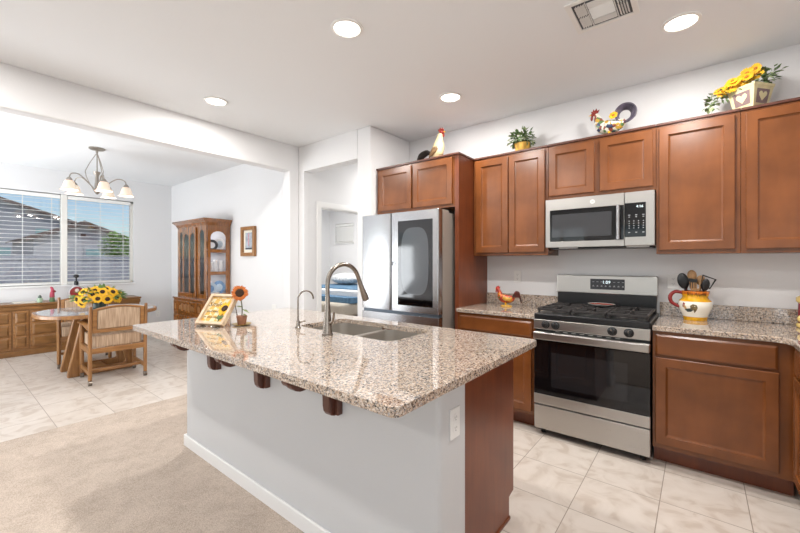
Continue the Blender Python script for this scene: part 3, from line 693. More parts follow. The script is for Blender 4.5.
# sink
t = thing('kitchen_sink', (-1.65, 1.69, .70), 'stainless double bowl sink under the island worktop', 'sink')
xd = -1.625
for (a, b) in ((SX0 - .004, xd - .012), (xd + .012, SX1 + .004)):
    m = MB(); top = rrect(a, b, SY0 - .004, SY1 + .004, .06, 6); n = len(top); vs, fs = [], []
    for (sc, z) in ((1.0, .8815), (.985, .80), (.955, .705), (.90, .69)):
        cx, cy = (a + b) / 2, (SY0 + SY1) / 2
        vs += [(cx + (x - cx) * sc, cy + (y - cy) * sc, z) for x, y in top]
    for k in range(3):
        for j in range(n): fs.append((k * n + j, k * n + (j + 1) % n, (k + 1) * n + (j + 1) % n, (k + 1) * n + j))
    fs.append(tuple(range(3 * n, 4 * n))); m.add(vs, fs)
    bw = m.build('basin', SINKM, t, smooth=True)
    MB().lathe([(0, .692), (.038, .692), (.042, .695), (.045, .6915)], (a + b) / 2, (SY0 + SY1) / 2 - .03, 20).build('drain', NICKEL, bw, smooth=True)
m = MB(); m.box(xd - .014, xd + .014, SY0, SY1, .845, .880); m.build('divider', SINKM, t, bevel=.006, seg=3)
# faucets
t = thing('kitchen_faucet', (-1.645, 1.40, .914), 'tall brushed nickel gooseneck faucet at the island sink', 'faucet')
MB().lathe([(.032, .9142), (.032, .921), (.027, .926), (.026, .95), (.0175, 1.04), (.014, 1.10), (.0125, 1.14)], -1.645, 1.40, 24).build('faucet_body', NICKEL, t, smooth=True)
pth = [(-1.645, 1.40, 1.13), (-1.645, 1.40, 1.20)] + [(-1.645 + .02 * (1 - cos(R(a))) / 2, 1.40 + .115 * (1 - cos(R(a))), 1.20 + .115 * sin(R(a))) for a in range(20, 161, 20)]
e = Vector(pth[-1]); pth += [tuple(e + Vector((.001, .012, -.03)))]
MB().loft(pth, .0125, 14, 1).build('gooseneck', NICKEL, t, smooth=True)
e = Vector(pth[-1]); dd = Vector((.012, .045, -.115))
MB().loft([e - dd * .05, e + dd * .35, e + dd * .8, e + dd], [.0135, .0155, .021, .0205], 16).build('spray_head', NICKEL, t, smooth=True)
MB().loft([(-1.625, 1.40, .985), (-1.60, 1.40, 1.0), (-1.585, 1.395, 1.05)], [.011, .008, .006], 10, 1).build('handle', NICKEL, t, smooth=True)
t = thing('water_tap', (-1.967, 1.435, .914), 'small slender filtered water tap left of the big faucet', 'faucet')
MB().lathe([(.018, .9142), (.018, .92), (.012, .926), (.012, .955), (.007, .965)], -1.967, 1.435, 18).build('tap_body', NICKEL, t, smooth=True)
pth = [(-1.967, 1.435, .96), (-1.967, 1.435, 1.09)] + [(-1.967 + .01 * (1 - cos(R(a))), 1.435 + .052 * (1 - cos(R(a))), 1.09 + .055 * sin(R(a))) for a in range(20, 181, 20)]
MB().loft(pth, .0052, 10, 1).build('spout', NICKEL, t, smooth=True)
MB().loft([(-1.967, 1.437, .945), (-1.948, 1.455, .955), (-1.935, 1.468, .958)], [.006, .005, .006], 8).build('lever', NICKEL, t, smooth=True)

# ------------------------------------------------------------------ outlets
SLOT = mat('outlet_slot', '55565a', .6)
def outlet(M, label):
    """plate in local x-z, facing -y"""
    t = thing('wall_outlet', M @ Vector((0, 0, 0)), label, 'outlet', 'wall outlets')
    MB(M).box(-.036, .036, -.006, 0, -.058, .058).build('cover_plate', WHPL, t, bevel=.003)
    for s in (-1, 1):
        m = MB(M @ Matrix.Translation((0, -.006, s * .02)) @ MX); m.lathe([(0, 0), (.0165, 0), (.0165, .002), (0, .002)], n=18)
        r = m.build('receptacle', WHPL, t, smooth=True)
        m = MB(M)
        for q in (-1, 1): m.box(q * .006 - .001, q * .006 + .001, -.0084, -.0079, s * .02 - .001, s * .02 + .007)
        m.box(-.002, .002, -.0084, -.0079, s * .02 - .009, s * .02 - .005)
        m.build('slots', SLOT, r)
    return t
outlet(Matrix.Translation((WX1, 1.247, .715)) @ Matrix.Rotation(R(90), 4, 'Z'), 'white outlet on the end of the island half wall')
outlet(Matrix.Translation((-.155, 3.58, 1.178)), 'white outlet on the wall behind the rooster jug')
outlet(Matrix.Translation((-1.385, 3.58, 1.185)), 'white outlet above the counter with the red rooster')
outlet(Matrix.Translation((-7.885, 2.63, .36)) @ Matrix.Rotation(R(90), 4, 'Z'), 'white outlet low on the window wall near the china hutch')
o = B(-4.49, -4.39, 2.853, 2.86, .64, .76).build('switch_plate', WHPL, bevel=.003); tag(o, 'white double plate on the dining wall behind the island worktop', 'switch plate')
B(-4.465, -4.415, 2.849, 2.853, .67, .73).build('rocker', WHPL, o, bevel=.002)

# ------------------------------------------------------------------ dining room: sideboard
XB = -7.45
t = thing('sideboard', (-7.66, 1.0, 0), 'long low oak sideboard under the dining window', 'sideboard')
MB().box(-7.865, XB + .012, -.25, 2.235, .705, .735).build('sideboard_top', SIDEB, t, bevel=.008)
MB().box(-7.86, XB - .02, -.22, 2.215, .06, .705).build('sideboard_carcass', SIDEB, t, bevel=.003)
MB().box(-7.86, XB - .005, -.235, 2.23, 0, .075).build('plinth', SIDEB, t, bevel=.006)
MB().box(XB - .03, XB - .006, -.23, 2.225, .645, .70).build('frieze', SIDEB, t, bevel=.004)
def side_door(ya, yb):
    d = MB().box(XB - .022, XB - .008, ya, yb, .10, .635).build('door', OAKH, t, bevel=.004)
    for (z0, z1) in ((.12, .27), (.285, .45), (.465, .615)):
        m = MB(); w = yb - ya; q = .022
        vs = [(XB - .009, ya + .02, z0), (XB - .009, yb - .02, z0), (XB - .009, yb - .02, z1), (XB - .009, ya + .02, z1),
              (XB + .008, ya + .02 + q, z0 + q), (XB + .008, yb - .02 - q, z0 + q), (XB + .008, yb - .02 - q, z1 - q), (XB + .008, ya + .02 + q, z1 - q)]
        m.add(vs, [(0, 1, 5, 4), (1, 2, 6, 5), (2, 3, 7, 6), (3, 0, 4, 7), (4, 5, 6, 7), (3, 2, 1, 0)]).build('raised_panel', SIDEB, d)
y = -.2
for w in (.36, .17, .36, .17, .36, .17, .36, .17): side_door(y, y + w - .012); y += w + .004
tag(MB().box(-7.8, -7.52, .72, 1.02, .7355, .744).build('table_mat', mat('white_runner', 'ded9cd', .9), bevel=.002), 'flat white mat on the sideboard under the left window pane', 'mat')
# liquor decanter
RED = mat('decanter_label', '8e2c2e', .4); CLR = mat('clear_bottle', 'c9c4c6', .08, spec=.7)
t = thing('decanter', (-7.62, 1.41, .736), 'round decanter with a red label and black stopper on the sideboard', 'bottle')
MB().lathe([(.05, .7365), (.062, .745), (.088, .79), (.095, .84), (.085, .90), (.05, .945), (.024, .965), (.021, .985)], -7.62, 1.41, 24, sx=.5).build('decanter_body', CLR, t, smooth=True)
MB().lathe([(.026, .965), (.030, .985), (.026, 1.02), (.012, 1.03), (.010, 1.075), (.022, 1.08), (.036, 1.095), (.036, 1.115), (.02, 1.13), (0, 1.132)], -7.62, 1.41, 20).build('stopper', BLKPL, t, smooth=True)
m = MB(Matrix.Translation((-7.572, 1.41, .855)) @ Matrix.Rotation(R(90), 4, 'Y')); m.lathe([(0, 0), (.084, -.010), (.084, -.004), (0, .004)], n=28)
m.build('round_label', RED, t, smooth=True)
m = MB(Matrix.Translation((-7.5672, 1.41, .885)) @ Matrix.Rotation(R(90), 4, 'Y')); m.lathe([(.014, 0), (.026, 0), (.026, .001), (.014, .001)], n=20)
m.build('label_emblem', mat('emblem_cream', 'd9c8bf', .5), t)
t = thing('santa_figurine', (-7.55, 1.12, .736), 'small pink and red figurine on the sideboard beside the window mullion', 'figurine')
MB().lathe([(.03, .7362), (.033, .745), (.026, .80), (.02, .83)], -7.55, 1.12, 14).build('base', mat('figurine_green', '6f8a63', .6), t, smooth=True)
MB().loft([(-7.55, 1.12, .80), (-7.55, 1.12, .85), (-7.55, 1.125, .90), (-7.55, 1.115, .94), (-7.55, 1.10, .955)], [.03, .027, .02, .016, .006], 12, 1).build('gown', mat('figurine_pink', 'b5455a', .6), t, smooth=True)
MB().ell((-7.545, 1.135, .885), (.02, .03, .018)).build('sash', mat('figurine_red', '8d1f2d', .6), t, smooth=True)
t = thing('glass_cup', (-7.5, .98, .736), 'small pale green cup on the sideboard left of the pink figurine', 'cup')
MB().lathe([(.02, .7362), (.03, .75), (.034, .80), (.031, .80), (.026, .752), (0, .75)], -7.5, .98, 16).build('cup_bowl', mat('pale_green', 'b7cfb4', .3), t, smooth=True)
MB().lathe([(.018, .80), (.022, .815), (.012, .84), (0, .845)], -7.5, .98, 12).build('lid', mat('cup_lid', '56655a', .4), t, smooth=True)

# ------------------------------------------------------------------ dining table
TX, TY = -5.82, 1.29
t = thing('dining_table', (TX, TY, 0), 'oval oak dining table with a shiny top on splayed legs', 'table')
def superell(ax, ay, p=2.6, n=64): return [(TX + ax * math.copysign(abs(cos(2 * pi * k / n)) ** (2 / p), cos(2 * pi * k / n)), TY + ay * math.copysign(abs(sin(2 * pi * k / n)) ** (2 / p), sin(2 * pi * k / n))) for k in range(n)]
MB().plate(superell(.55, .585), [], 'xy', .700, .738).build('table_edge', OAK, t, smooth=True, bevel=.012)
MB().plate(superell(.52, .555), [], 'xy', .7385, .742).build('table_top', mat('table_reflected_grey', 'a1a2a6', .08, var=.15, vscale=5), t, smooth=True)  # blue-grey window reflection is put into the top's colour
def trestle(x):
    out = [(TY - .33, 0), (TY + .33, 0), (TY + .33, .04), (TY + .20, .699), (TY - .20, .699), (TY - .33, .04)]
    inn = [(TY - .225, .10)] + [(TY - .235 + .02 * k, .075) for k in range(1, 2)] + [(TY + .215, .075), (TY + .225, .10), (TY + .135, .56), (TY + .10, .60), (TY - .10, .60), (TY - .135, .56)]
    return MB().plate(out, [inn], 'yz', x - .028, x + .028).build('trestle', OAK, t, bevel=.014, seg=3)
trestle(-5.63); trestle(-5.99)
MB().box(-5.962, -5.658, TY - .05, TY + .05, .01, .07).build('stretcher', OAK, t, bevel=.008)
MB().box(-6.05, -5.57, TY - .12, TY + .12, .66, .699).build('cleat', OAK, t, bevel=.005)
# chairs: built facing -x at the origin
FAB = stripes('ribbed_upholstery', '9c8067', 'c6ac92'); CAST = mat('caster_metal', '7d756c', .3, .8)
def chair():
    t = thing('dining_chair', (0, 0, 0), 'oak dining chair with striped tan upholstery, back turned towards the island', 'chair', 'dining chairs')
    for s in (-1, 1):
        l = MB(); l.loft([(.235, s * .252, .055), (.232, s * .252, .40), (.245, s * .252, .62), (.272, s * .252, .85)], [.019, .021, .021, .016], 8, 2, squash=(1.15, .95)); l = l.build('leg', OAK, t, smooth=True)
        MB().loft([(.235, s * .252 - .015, .029), (.235, s * .252 + .015, .029)], .029, 14).build('caster', CAST, l, smooth=True)
        l = MB(); l.loft([(-.232, s * .252, .055), (-.232, s * .252, .40), (-.225, s * .255, .63)], [.020, .022, .019], 8, 1); l = l.build('leg', OAK, t, smooth=True)
        MB().loft([(-.232, s * .252 - .015, .029), (-.232, s * .252 + .015, .029)], .029, 14).build('caster', CAST, l, smooth=True)
        MB().loft([(-.275, s * .262, .628), (-.15, s * .265, .648), (.05, s * .262, .640), (.245, s * .252, .60)], [.022, .027, .024, .018], 10, 2, squash=(.65, 1.3)).build('armrest', OAK, t, smooth=True)
        MB().box(-.225, .23, s * .252 - .012, s * .252 + .012, .105, .15).build('side_rail', OAKH, t, bevel=.006)
        MB().box(-.225, .23, s * .252 - .013, s * .252 + .013, .335, .395).build('seat_rail', OAKH, t, bevel=.004)
    MB().box(.222, .246, -.24, .24, .335, .395).build('seat_rail', OAKH, t, bevel=.004)
    MB().box(-.244, -.22, -.24, .24, .335, .395).build('seat_rail', OAKH, t, bevel=.004)
    MB().box(.06, .10, -.24, .24, .11, .14).build('stretcher', OAKH, t, bevel=.006)
    MB().plate(rrect(-.265, .215, -.232, .232, .05), [], 'xy', .397, .52).build('seat_cushion', FAB, t, smooth=True, bevel=.035, seg=4)
    bk = [(-.235, .56), (.235, .56), (.235, .82)] + [(.235 - .47 * k / 10, .82 + .035 * sin(pi * k / 10)) for k in range(1, 10)] + [(-.235, .82)]
    Mb = Matrix.Translation((.262, 0, 0)) @ Matrix.Rotation(R(7), 4, 'Y') @ Matrix.Translation((0, 0, 0))
    Mb = Matrix.Translation((.24, 0, .55)) @ Matrix.Rotation(R(6), 4, 'Y') @ Matrix.Translation((0, 0, -.55))
    MB(Mb).plate(bk, [[(-.195, .60), (.195, .60), (.195, .805)] + [(.195 - .39 * k / 10, .805 + .028 * sin(pi * k / 10)) for k in range(1, 10)] + [(-.195, .805)]], 'yz', -.014, .014).build('backrest_frame', OAKH, t, bevel=.006)
    MB(Mb).plate([(-.192, .603), (.192, .603), (.192, .803)] + [(.192 - .384 * k / 10, .803 + .027 * sin(pi * k / 10)) for k in range(1, 10)] + [(-.192, .803)], [], 'yz', -.03, .018).build('back_cushion', FAB, t, smooth=True, bevel=.01, seg=3)
    return t
ch = chair()
ch2 = copy_tree(ch)
ch.location = (-5.31, 1.318, 0); ch.rotation_euler = (0, 0, R(-3))
ch2.location = (-6.405, 1.27, 0); ch2.rotation_euler = (0, 0, R(171)); ch2['label'] = 'oak dining chair with striped tan upholstery between table and sideboard'
# ------------------------------------------------------------------ flowers
def flower(mb, c, nrm, r, npet=14, petal=0, disc=1, rd=.42, rows=2):
    c = Vector(c); n = Vector(nrm).normalized(); u = n.orthogonal().normalized(); v = n.cross(u)
    for row in range(rows):
        for k in range(npet):
            a = 2 * pi * (k + .5 * row) / npet + random.uniform(-.08, .08); d = u * cos(a) + v * sin(a); sd = n.cross(d)
            L = r * random.uniform(.9, 1.05); w = r * .17; p0 = c + d * r * .3 - n * row * r * .06; lift = n * r * random.uniform(-.02, .14)
            mb.mi = petal
            mb.add([p0 - sd * w * .6, p0 + sd * w * .6, c + d * L * .7 + sd * w + lift * .6, c + d * L + lift * .4, c + d * L * .7 - sd * w + lift * .6, c + d * L * .65 + lift * .6 + n * r * .04],
                   [(0, 1, 5), (1, 2, 5), (2, 3, 5), (3, 4, 5), (4, 0, 5)])
    mb.mi = disc
    q = MB(); q.lathe([(0, .0), (r * rd, 0), (r * rd * .95, r * .1), (r * rd * .6, r * .17), (0, r * .13)], n=14)
    Mx = Matrix.Translation(c) @ n.to_track_quat('Z', 'Y').to_matrix().to_4x4()
    mb.add([Mx @ p for p in q.v], q.f); mb.mi = 0
YEL = mat('sunflower_petal', 'f2b51c', .6, var=.2, vscale=30); SEED = mat('sunflower_seed', '3a2413', .9, var=.3, vscale=200)
GREEN = mat('leaf_green', '5d7a3c', .6, var=.3, vscale=25); ORG = mat('rust_petal', 'c06a2c', .7, var=.2, vscale=60)
VX, VY = -5.83, 1.30
t = thing('sunflower_vase', (VX, VY, .743), 'big bunch of yellow sunflowers in a dark vase on the dining table', 'flowers')
MB().lathe([(.05, .7432), (.062, .75), (.07, .80), (.06, .85), (.055, .85), (.062, .80), (0, .76)], VX, VY, 20).build('vase', mat('dark_vase', '3b4b44', .15), t, smooth=True)
m = MB(); heads = []
Vc = Vector((VX, VY, .885)); todir = Vector((.88, -.2, .35))
while len(heads) < 23:
    v = Vector((random.gauss(0, 1), random.gauss(0, 1), random.uniform(-.25, 1.2))).normalized()
    if v.dot(todir) < -.45: continue
    p = Vc + Vector((v.x * .165, v.y * .215, v.z * .115))
    if all((p - h).length > .072 for h, _ in heads): heads.append((p, v + Vector((.5, -.2, .1))))
    elif random.random() < .002: break
for p, v in heads:
    q = MB(); flower(q, p, v, random.uniform(.054, .066), 15)
    q.loft([p - v.normalized() * .004, (p + Vector((VX, VY, .84))) / 2 - Vector((0, 0, .01)), (VX, VY, .80)], .004, 5)
    q.build('sunflower', [YEL, SEED, GREEN], t)
m = MB()
for k in range(85):
    v = Vector((random.gauss(0, 1), random.gauss(0, 1), random.uniform(-.2, .9))).normalized(); p = Vc + Vector((v.x * .16, v.y * .21, v.z * .09))
    m.leaf(p, v, (0, 0, 1) if abs(v.z) < .9 else (1, 0, 0), .09, .026)
m.build('leaves', GREEN, t)

# ------------------------------------------------------------------ china hutch
X0, X1, Y0, Y1 = -6.61, -5.60, 2.49, 2.845
t = thing('china_hutch', (-6.1, 2.65, 0), 'tall oak china hutch with glass doors against the dining wall', 'hutch')
MB().box(X0 - .02, X1 + .02, Y0 - .05, Y1, .09, .745).build('base_cabinet', HUTCH, t, bevel=.004)
MB().box(X0 - .03, X1 + .03, Y0 - .06, Y1, 0, .10).build('plinth', HUTCH, t, bevel=.01)
MB().box(X0 - .035, X1 + .035, Y0 - .065, Y1, .745, .772).build('ledge', HUTCH, t, bevel=.008)
for (a, b, z0, z1) in ((-6.60, -6.40, .14, .50), (-6.38, -5.86, .14, .50), (-5.84, -5.61, .14, .50), (-6.60, -6.46, .54, .72), (-6.44, -5.80, .54, .72), (-5.78, -5.61, .54, .72)):
    d = door_mesh(I4, a, b, z0, z1, Y0 - .051, th=.014, rail=.035).build('carved_door', HUTCH, t)
    w = b - a - .09; c = (a + b) / 2
    MB().plate(arch(c - w / 2, c + w / 2, z0 + .045, z1 - .045, flat=min(1, (z1 - z0 - .1) / (w / 2) * .6)), [], 'xz', Y0 - .066, Y0 - .058).build('arched_panel', OAK, d, bevel=.003)
    if b - a > .5:
        for k in range(3): MB(Matrix.Translation((0, 0, z0 + .03))).lathe([(.014, 0), (.022, .03), (.012, .06), (.02, .09), (.010, .115)], c - .13 + k * .13, Y0 - .068, 10).build('carving', OAK, d, smooth=True)
ops = [(-6.53, -6.43, .85, 1.80), (-6.385, -6.20, .85, 1.765), (-6.16, -5.975, .85, 1.765), (-5.815, -5.675, .85, 1.80)]
MB().plate(rect(X0, X1, .772, 1.885), [arch(*o) for o in ops], 'xz', Y0, Y0 + .012).build('front_frame', HUTCH, t, bevel=.003)
for o in ops: MB().plate(arch(*o), [], 'xz', Y0 + .004, Y0 + .007).build('glass_light', CABGL, t)
MB().box(-5.955, -5.905, Y0 - .022, Y0 - .001, .80, 1.85).build('door_stile', HUTCH, t, bevel=.005)
sid = [rect(2.555, 2.785, .855, 1.135), rect(2.555, 2.785, 1.185, 1.465), arch(2.555, 2.785, 1.515, 1.785, flat=.8)]
MB().plate(rect(Y0 + .022, Y1, .772, 1.885), sid, 'yz', X1 - .022, X1).build('side_frame', HUTCH, t, bevel=.003)
MB().plate(rect(Y0 + .022, Y1, .772, 1.885), sid, 'yz', X0, X0 + .02).build('side_frame', HUTCH, t)
MB().box(X0 + .02, X1 - .022, Y1 - .012, Y1, .772, 1.885).build('back_panel', mat('hutch_back', 'b4b7c0', .5), t)
for z in (.828, 1.16, 1.49): MB().box(X0 + .02, X1 - .022, Y0 + .03, Y1 - .012, z - .018, z).build('shelf', HUTCH, t, bevel=.002)
MB().box(X0, X1, Y0, Y1, 1.885, 1.90).build('roof_panel', HUTCH, t)
def ring_flare(z0, z1, d0, d1, name):
    vs = []
    for (d, z) in ((d0, z0), (d0 + (d1 - d0) * .35, z0 + (z1 - z0) * .45), (d1, z1 - .015), (d1, z1)):
        vs += [(X0 - d, Y0 - d, z), (X1 + d, Y0 - d, z), (X1 + d, Y1, z), (X0 - d, Y1, z)]
    fs = [(k * 4 + j, k * 4 + (j + 1) % 4, k * 4 + 4 + (j + 1) % 4, k * 4 + 4 + j) for k in range(3) for j in range(4)] + [(12, 13, 14, 15), (3, 2, 1, 0)]
    return MB().add(vs, fs).build(name, HUTCH, t)
ring_flare(1.868, 1.965, .004, .062, 'crown')
lamp('hutch_fill', 'AREA', (-6.1, 2.67, 1.86), (0, 0, 0), 3.5, WARM, shape='RECTANGLE', size=.8, size_y=.1)  # fill added to brighten the hutch inside, not known cabinet lights
lamp('hutch_fill', 'AREA', (-6.1, 2.62, 1.465), (0, 0, 0), 2.4, WARM, shape='RECTANGLE', size=.8, size_y=.1)
lamp('hutch_fill', 'AREA', (-6.1, 2.62, 1.135), (0, 0, 0), 2.4, WARM, shape='RECTANGLE', size=.8, size_y=.1)
# dishes in the hutch
CHINA = mat('white_china', 'e3e4e8', .2); BLUE = mat('blue_china', '6f8fb5', .25, var=.3, vscale=50); DKPL = mat('dark_plate', '3a3d44', .3); PALE = mat('pale_blue_china', 'b9c9d8', .2, var=.15, vscale=60)
def plate_dish(x, y, z, r, ang, label, m1, m2, group):
    t = thing('china_plate', (x, y, z), label, 'plate', group)
    Mx = Matrix.Translation((x, y, z + r + .001)) @ Matrix.Rotation(R(ang), 4, 'Z') @ Matrix.Rotation(R(82), 4, 'X')
    MB(Mx).lathe([(0, 0), (r * .6, 0), (r, .014), (r, .018), (r * .6, .005), (0, .005)], n=28).build('plate_body', m1, t, smooth=True)
    MB(Mx).lathe([(0, .0052), (r * .55, .0054), (r * .55, .0064), (0, .0062)], n=24).build('plate_centre', m2, t, smooth=True)
    return t
g = 'china on the hutch shelves'
plate_dish(-5.72, 2.625, 1.491, .085, 62, 'dark rimmed plate standing on the top side shelf of the hutch', DKPL, CHINA, g)
plate_dish(-5.70, 2.735, 1.491, .10, 28, 'white plate standing at the back of the top side shelf of the hutch', CHINA, PALE, g)
plate_dish(-5.73, 2.61, .829, .095, 58, 'pale blue plate standing on the bottom side shelf of the hutch', PALE, BLUE, g)
plate_dish(-5.71, 2.735, .829, .105, 28, 'strong blue plate standing on the bottom side shelf of the hutch', BLUE, PALE, g)
def pitcher(x, y, z, h, label, group):
    t = thing('china_pitcher', (x, y, z), label, 'pitcher', group)
    MB().lathe([(.03, z + .001), (.034, z + .01), (.04, z + h * .35), (.03, z + h * .75), (.034, z + h), (.03, z + h), (.026, z + h * .75), (0, z + h * .3)], x, y, 18).build('pitcher_body', CHINA, t, smooth=True)
    MB().loft([(x + .028, y, z + h * .85), (x + .055, y - .01, z + h * .8), (x + .058, y - .01, z + h * .5), (x + .036, y, z + h * .35)], .005, 8, 1).build('handle', CHINA, t, smooth=True)
    return t
pitcher(-5.70, 2.60, 1.161, .17, 'white china pitcher at the front of the middle hutch shelf', g)
pitcher(-5.72, 2.68, 1.161, .20, 'tall white china pitcher in the middle of the middle hutch shelf', g)
pitcher(-5.70, 2.755, 1.161, .19, 'white china pitcher at the back of the middle hutch shelf', g)
t = thing('china_bowl', (-5.66, 2.672, .829), 'small white bowl between the blue plates in the hutch', 'bowl', g)
MB().lathe([(.02, .8295), (.024, .838), (.042, .875), (.039, .875), (.02, .842), (0, .84)], -5.66, 2.672, 20).build('bowl_body', CHINA, t, smooth=True); MB().lathe([(.015, .829), (.022, .829), (.02, .834)], -5.66, 2.672, 16).build('foot', CHINA, t)
for (x, z, r, lab) in ((-6.45, 1.491, .07, 'top shelf behind the left hutch glass'), (-6.27, .829, .09, 'bottom shelf behind the left hutch door glass'), (-6.08, .829, .10, 'bottom shelf behind the right hutch door glass'), (-6.28, 1.161, .08, 'middle shelf behind the left hutch door glass'), (-6.06, 1.161, .085, 'middle shelf behind the right hutch door glass'), (-6.08, 1.491, .09, 'top shelf behind the right hutch door glass')):
    plate_dish(x, 2.76, z, r, 5, 'white china plate on the ' + lab, CHINA, PALE, g)
# framed picture on the dining wall
t = thing('framed_picture', (-5.06, 2.85, 1.41), 'small oak framed picture hanging right of the hutch', 'picture')
a0, a1, zz0, zz1 = -5.245, -4.875, 1.41, 1.835
MB().plate(rect(a0, a1, zz0, zz1), [rect(a0 + .05, a1 - .05, zz0 + .05, zz1 - .05)], 'xz', 2.815, 2.858).build('frame', OAK, t, bevel=.006)
MB().box(a0 + .045, a1 - .045, 2.846, 2.852, zz0 + .045, zz1 - .045).build('mat_board', mat('mat_board', 'e6e0d2', .8), t)
p_ = MB().box(a0 + .095, a1 - .095, 2.844, 2.8458, zz0 + .095, zz1 - .085).build('print', mat('print_blue', '9fa9b4', .6, var=.35, vscale=14), t)
m = MB(); m.box(a0 + .17, a0 + .20, 2.8425, 2.844, 1.56, 1.74); m.build('print_figure', mat('print_rose', 'c08f98', .7, var=.3, vscale=30), p_)
m = MB(); m.box(a0 + .098, a1 - .098, 2.8425, 2.844, 1.508, 1.53); m.build('print_ground', mat('print_dark', '474a52', .7, var=.4, vscale=40), p_)

# ------------------------------------------------------------------ chandelier
CX_, CY_ = -5.98, 1.31
BRONZE = mat('antique_nickel', 'a39c93', .35, .8)
t = thing('chandelier', (CX_, CY_, H), 'five-arm chandelier with frosted bell shades over the dining table', 'chandelier')
MB().lathe([(.085, H - .0005), (.085, H - .012), (.07, H - .022), (.015, H - .03), (.012, H - .06), (0, H - .062)], CX_, CY_, 28).build('canopy', BRONZE, t, smooth=True)
MB().lathe([(.006, 2.46), (.006, H - .05)], CX_, CY_, 10).build('stem', BRONZE, t)
MB().lathe([(0, 2.185), (.018, 2.195), (.03, 2.215), (.022, 2.24), (.026, 2.29), (.02, 2.34), (.018, 2.42), (.036, 2.455), (.04, 2.47), (.01, 2.48), (0, 2.48)], CX_, CY_, 20).build('column', BRONZE, t, smooth=True)
SHADE = mat('frosted_shade', 'f7e3cf', .5, emit=.35)
for k in range(3):
    a = R(20 + 120 * k); d = Vector((cos(a), sin(a), 0)); top = Vector((CX_, CY_, H - .06)); mid = Vector((CX_, CY_, 2.465)) + d * .115; bot = Vector((CX_, CY_, 2.23)) + d * .03
    MB().loft([top, top * .5 + mid * .5 + d * .008, mid], .0045, 8, 1).build('chain', BRONZE, t, smooth=True)
    MB().loft([mid, mid * .6 + bot * .4 + d * .015, bot], .005, 8, 2).build('scroll', BRONZE, t, smooth=True)
for k in range(5):
    a = R(72 * k); d = Vector((cos(a), sin(a), 0)); o = Vector((CX_, CY_, 0))
    tip = o + d * .30
    arm = MB().loft([o + d * .02 + Vector((0, 0, 2.235)), o + d * .10 + Vector((0, 0, 2.32)), o + d * .20 + Vector((0, 0, 2.40)), o + d * .28 + Vector((0, 0, 2.39)), tip + Vector((0, 0, 2.335))], .0065, 10, 2).build('arm', BRONZE, t, smooth=True)
    MB().lathe([(.012, 2.345), (.026, 2.33), (.034, 2.305), (.02, 2.30)], tip.x, tip.y, 16).build('socket_cup', BRONZE, arm, smooth=True)
    MB().lathe([(.03, 2.308), (.045, 2.295), (.056, 2.26), (.066, 2.22), (.080, 2.198), (.09, 2.192), (.085, 2.192), (.062, 2.215), (.05, 2.26), (.03, 2.30)], tip.x, tip.y, 24).build('shade', SHADE, arm, smooth=True)
    lamp('chandelier_lamp', 'POINT', (tip.x, tip.y, 2.205), (0, 0, 0), 1.6, WARM, shadow_soft_size=.03)

# ------------------------------------------------------------------ bedroom through the doorway
QW = mat('quilt_white', 'dfe0e2', .9, var=.1, vscale=40); QB = mat('quilt_blue', '587b99', .9, var=.25, vscale=30); QC = mat('blanket_cream', 'b9b2a6', .95, var=.1, vscale=60); QG = mat('bed_skirt_grey', '6d6d70', .95, var=.3, vscale=40)
t = thing('bed', (-5.6, 5.2, 0), 'bed with white and blue quilt seen through the bedroom doorway', 'bed')
b0 = MB().box(-6.65, -4.75, 4.35, 6.1, .0, .38).build('bed_skirt', QG, t, bevel=.02)
MB().box(-6.68, -4.72, 4.32, 6.12, .38, .60).build('mattress_blanket', QC, t, bevel=.06, seg=4)
MB().plate(rrect(-6.70, -4.70, 4.52, 6.13, .1), [], 'xy', .60, .70).build('quilt_band', QB, t, bevel=.045, seg=4)
MB().plate(rrect(-6.66, -4.74, 4.72, 6.12, .1), [], 'xy', .70, .79).build('quilt', QW, t, bevel=.04, seg=4)
MB().plate(rrect(-6.6, -4.8, 5.0, 6.1, .1), [], 'xy', .79, .82).build('quilt_fold', QB, t, bevel=.012)
for k, x in enumerate((-6.15, -5.3)):
    o = MB().ell((x, 5.78, .955), (.41, .28, .13), 20, 12).build('pillow', mat('pillow_print', 'cfd2d4', .9, var=.35, vscale=28), smooth=True)
    tag(o, ('left' if k == 0 else 'right') + ' speckled white pillow piled on the bed', 'pillow', 'pillows on the bed')
CHB = mat('chair_black', '22252b', .6)
t = thing('bedroom_chair', (-5.55, 3.95, 0), 'dark wooden chair standing at the foot of the bed', 'chair')
for sx in (-1, 1):
    for sy in (-1, 1): MB().loft([(-5.55 + sx * .17, 3.95 + sy * .17, 0), (-5.55 + sx * .17, 3.95 + sy * .17, .45 if sx > 0 else .95)], .018, 8).build('leg', CHB, t)
MB().box(-5.75, -5.35, 3.76, 4.14, .45, .50).build('seat', CHB, t, bevel=.01)
MB().box(-5.74, -5.70, 3.78, 4.12, .70, .97).build('backrest', CHB, t, bevel=.02)

# ------------------------------------------------------------------ things on the island
t = thing('sunflower_sign', (-2.44, 1.12, .914), 'wood framed plaid sign with sunflower leaning back on the island', 'sign')
MS = Matrix.Translation((-2.445, 1.105, .928)) @ Matrix.Rotation(R(21), 4, 'Z') @ Matrix.Rotation(R(-38), 4, 'X')
FR = wood('pale_frame_wood', 'b79b7c', 'd8c3a6', (30, 30, 30), .5, .3)
w, h = .108, .228
MB(MS).plate(rect(-w, w, 0, h), [rect(-w + .02, w - .02, .02, h - .02)], 'xz', -.012, .018).build('frame', FR, t, bevel=.002)
pn = MB(MS).box(-w + .018, w - .018, .004, .008, .018, h - .018).build('plaid_panel', plaid('yellow_plaid'), t)
INK = mat('ink', '3d3428', .7)
MT = MS @ MX
m = MB(); m.text('Smile', .052, MT @ Matrix.Translation((-.036, .152, -.0034)), .0003, .3); m.build('sign_lettering', INK, pn)
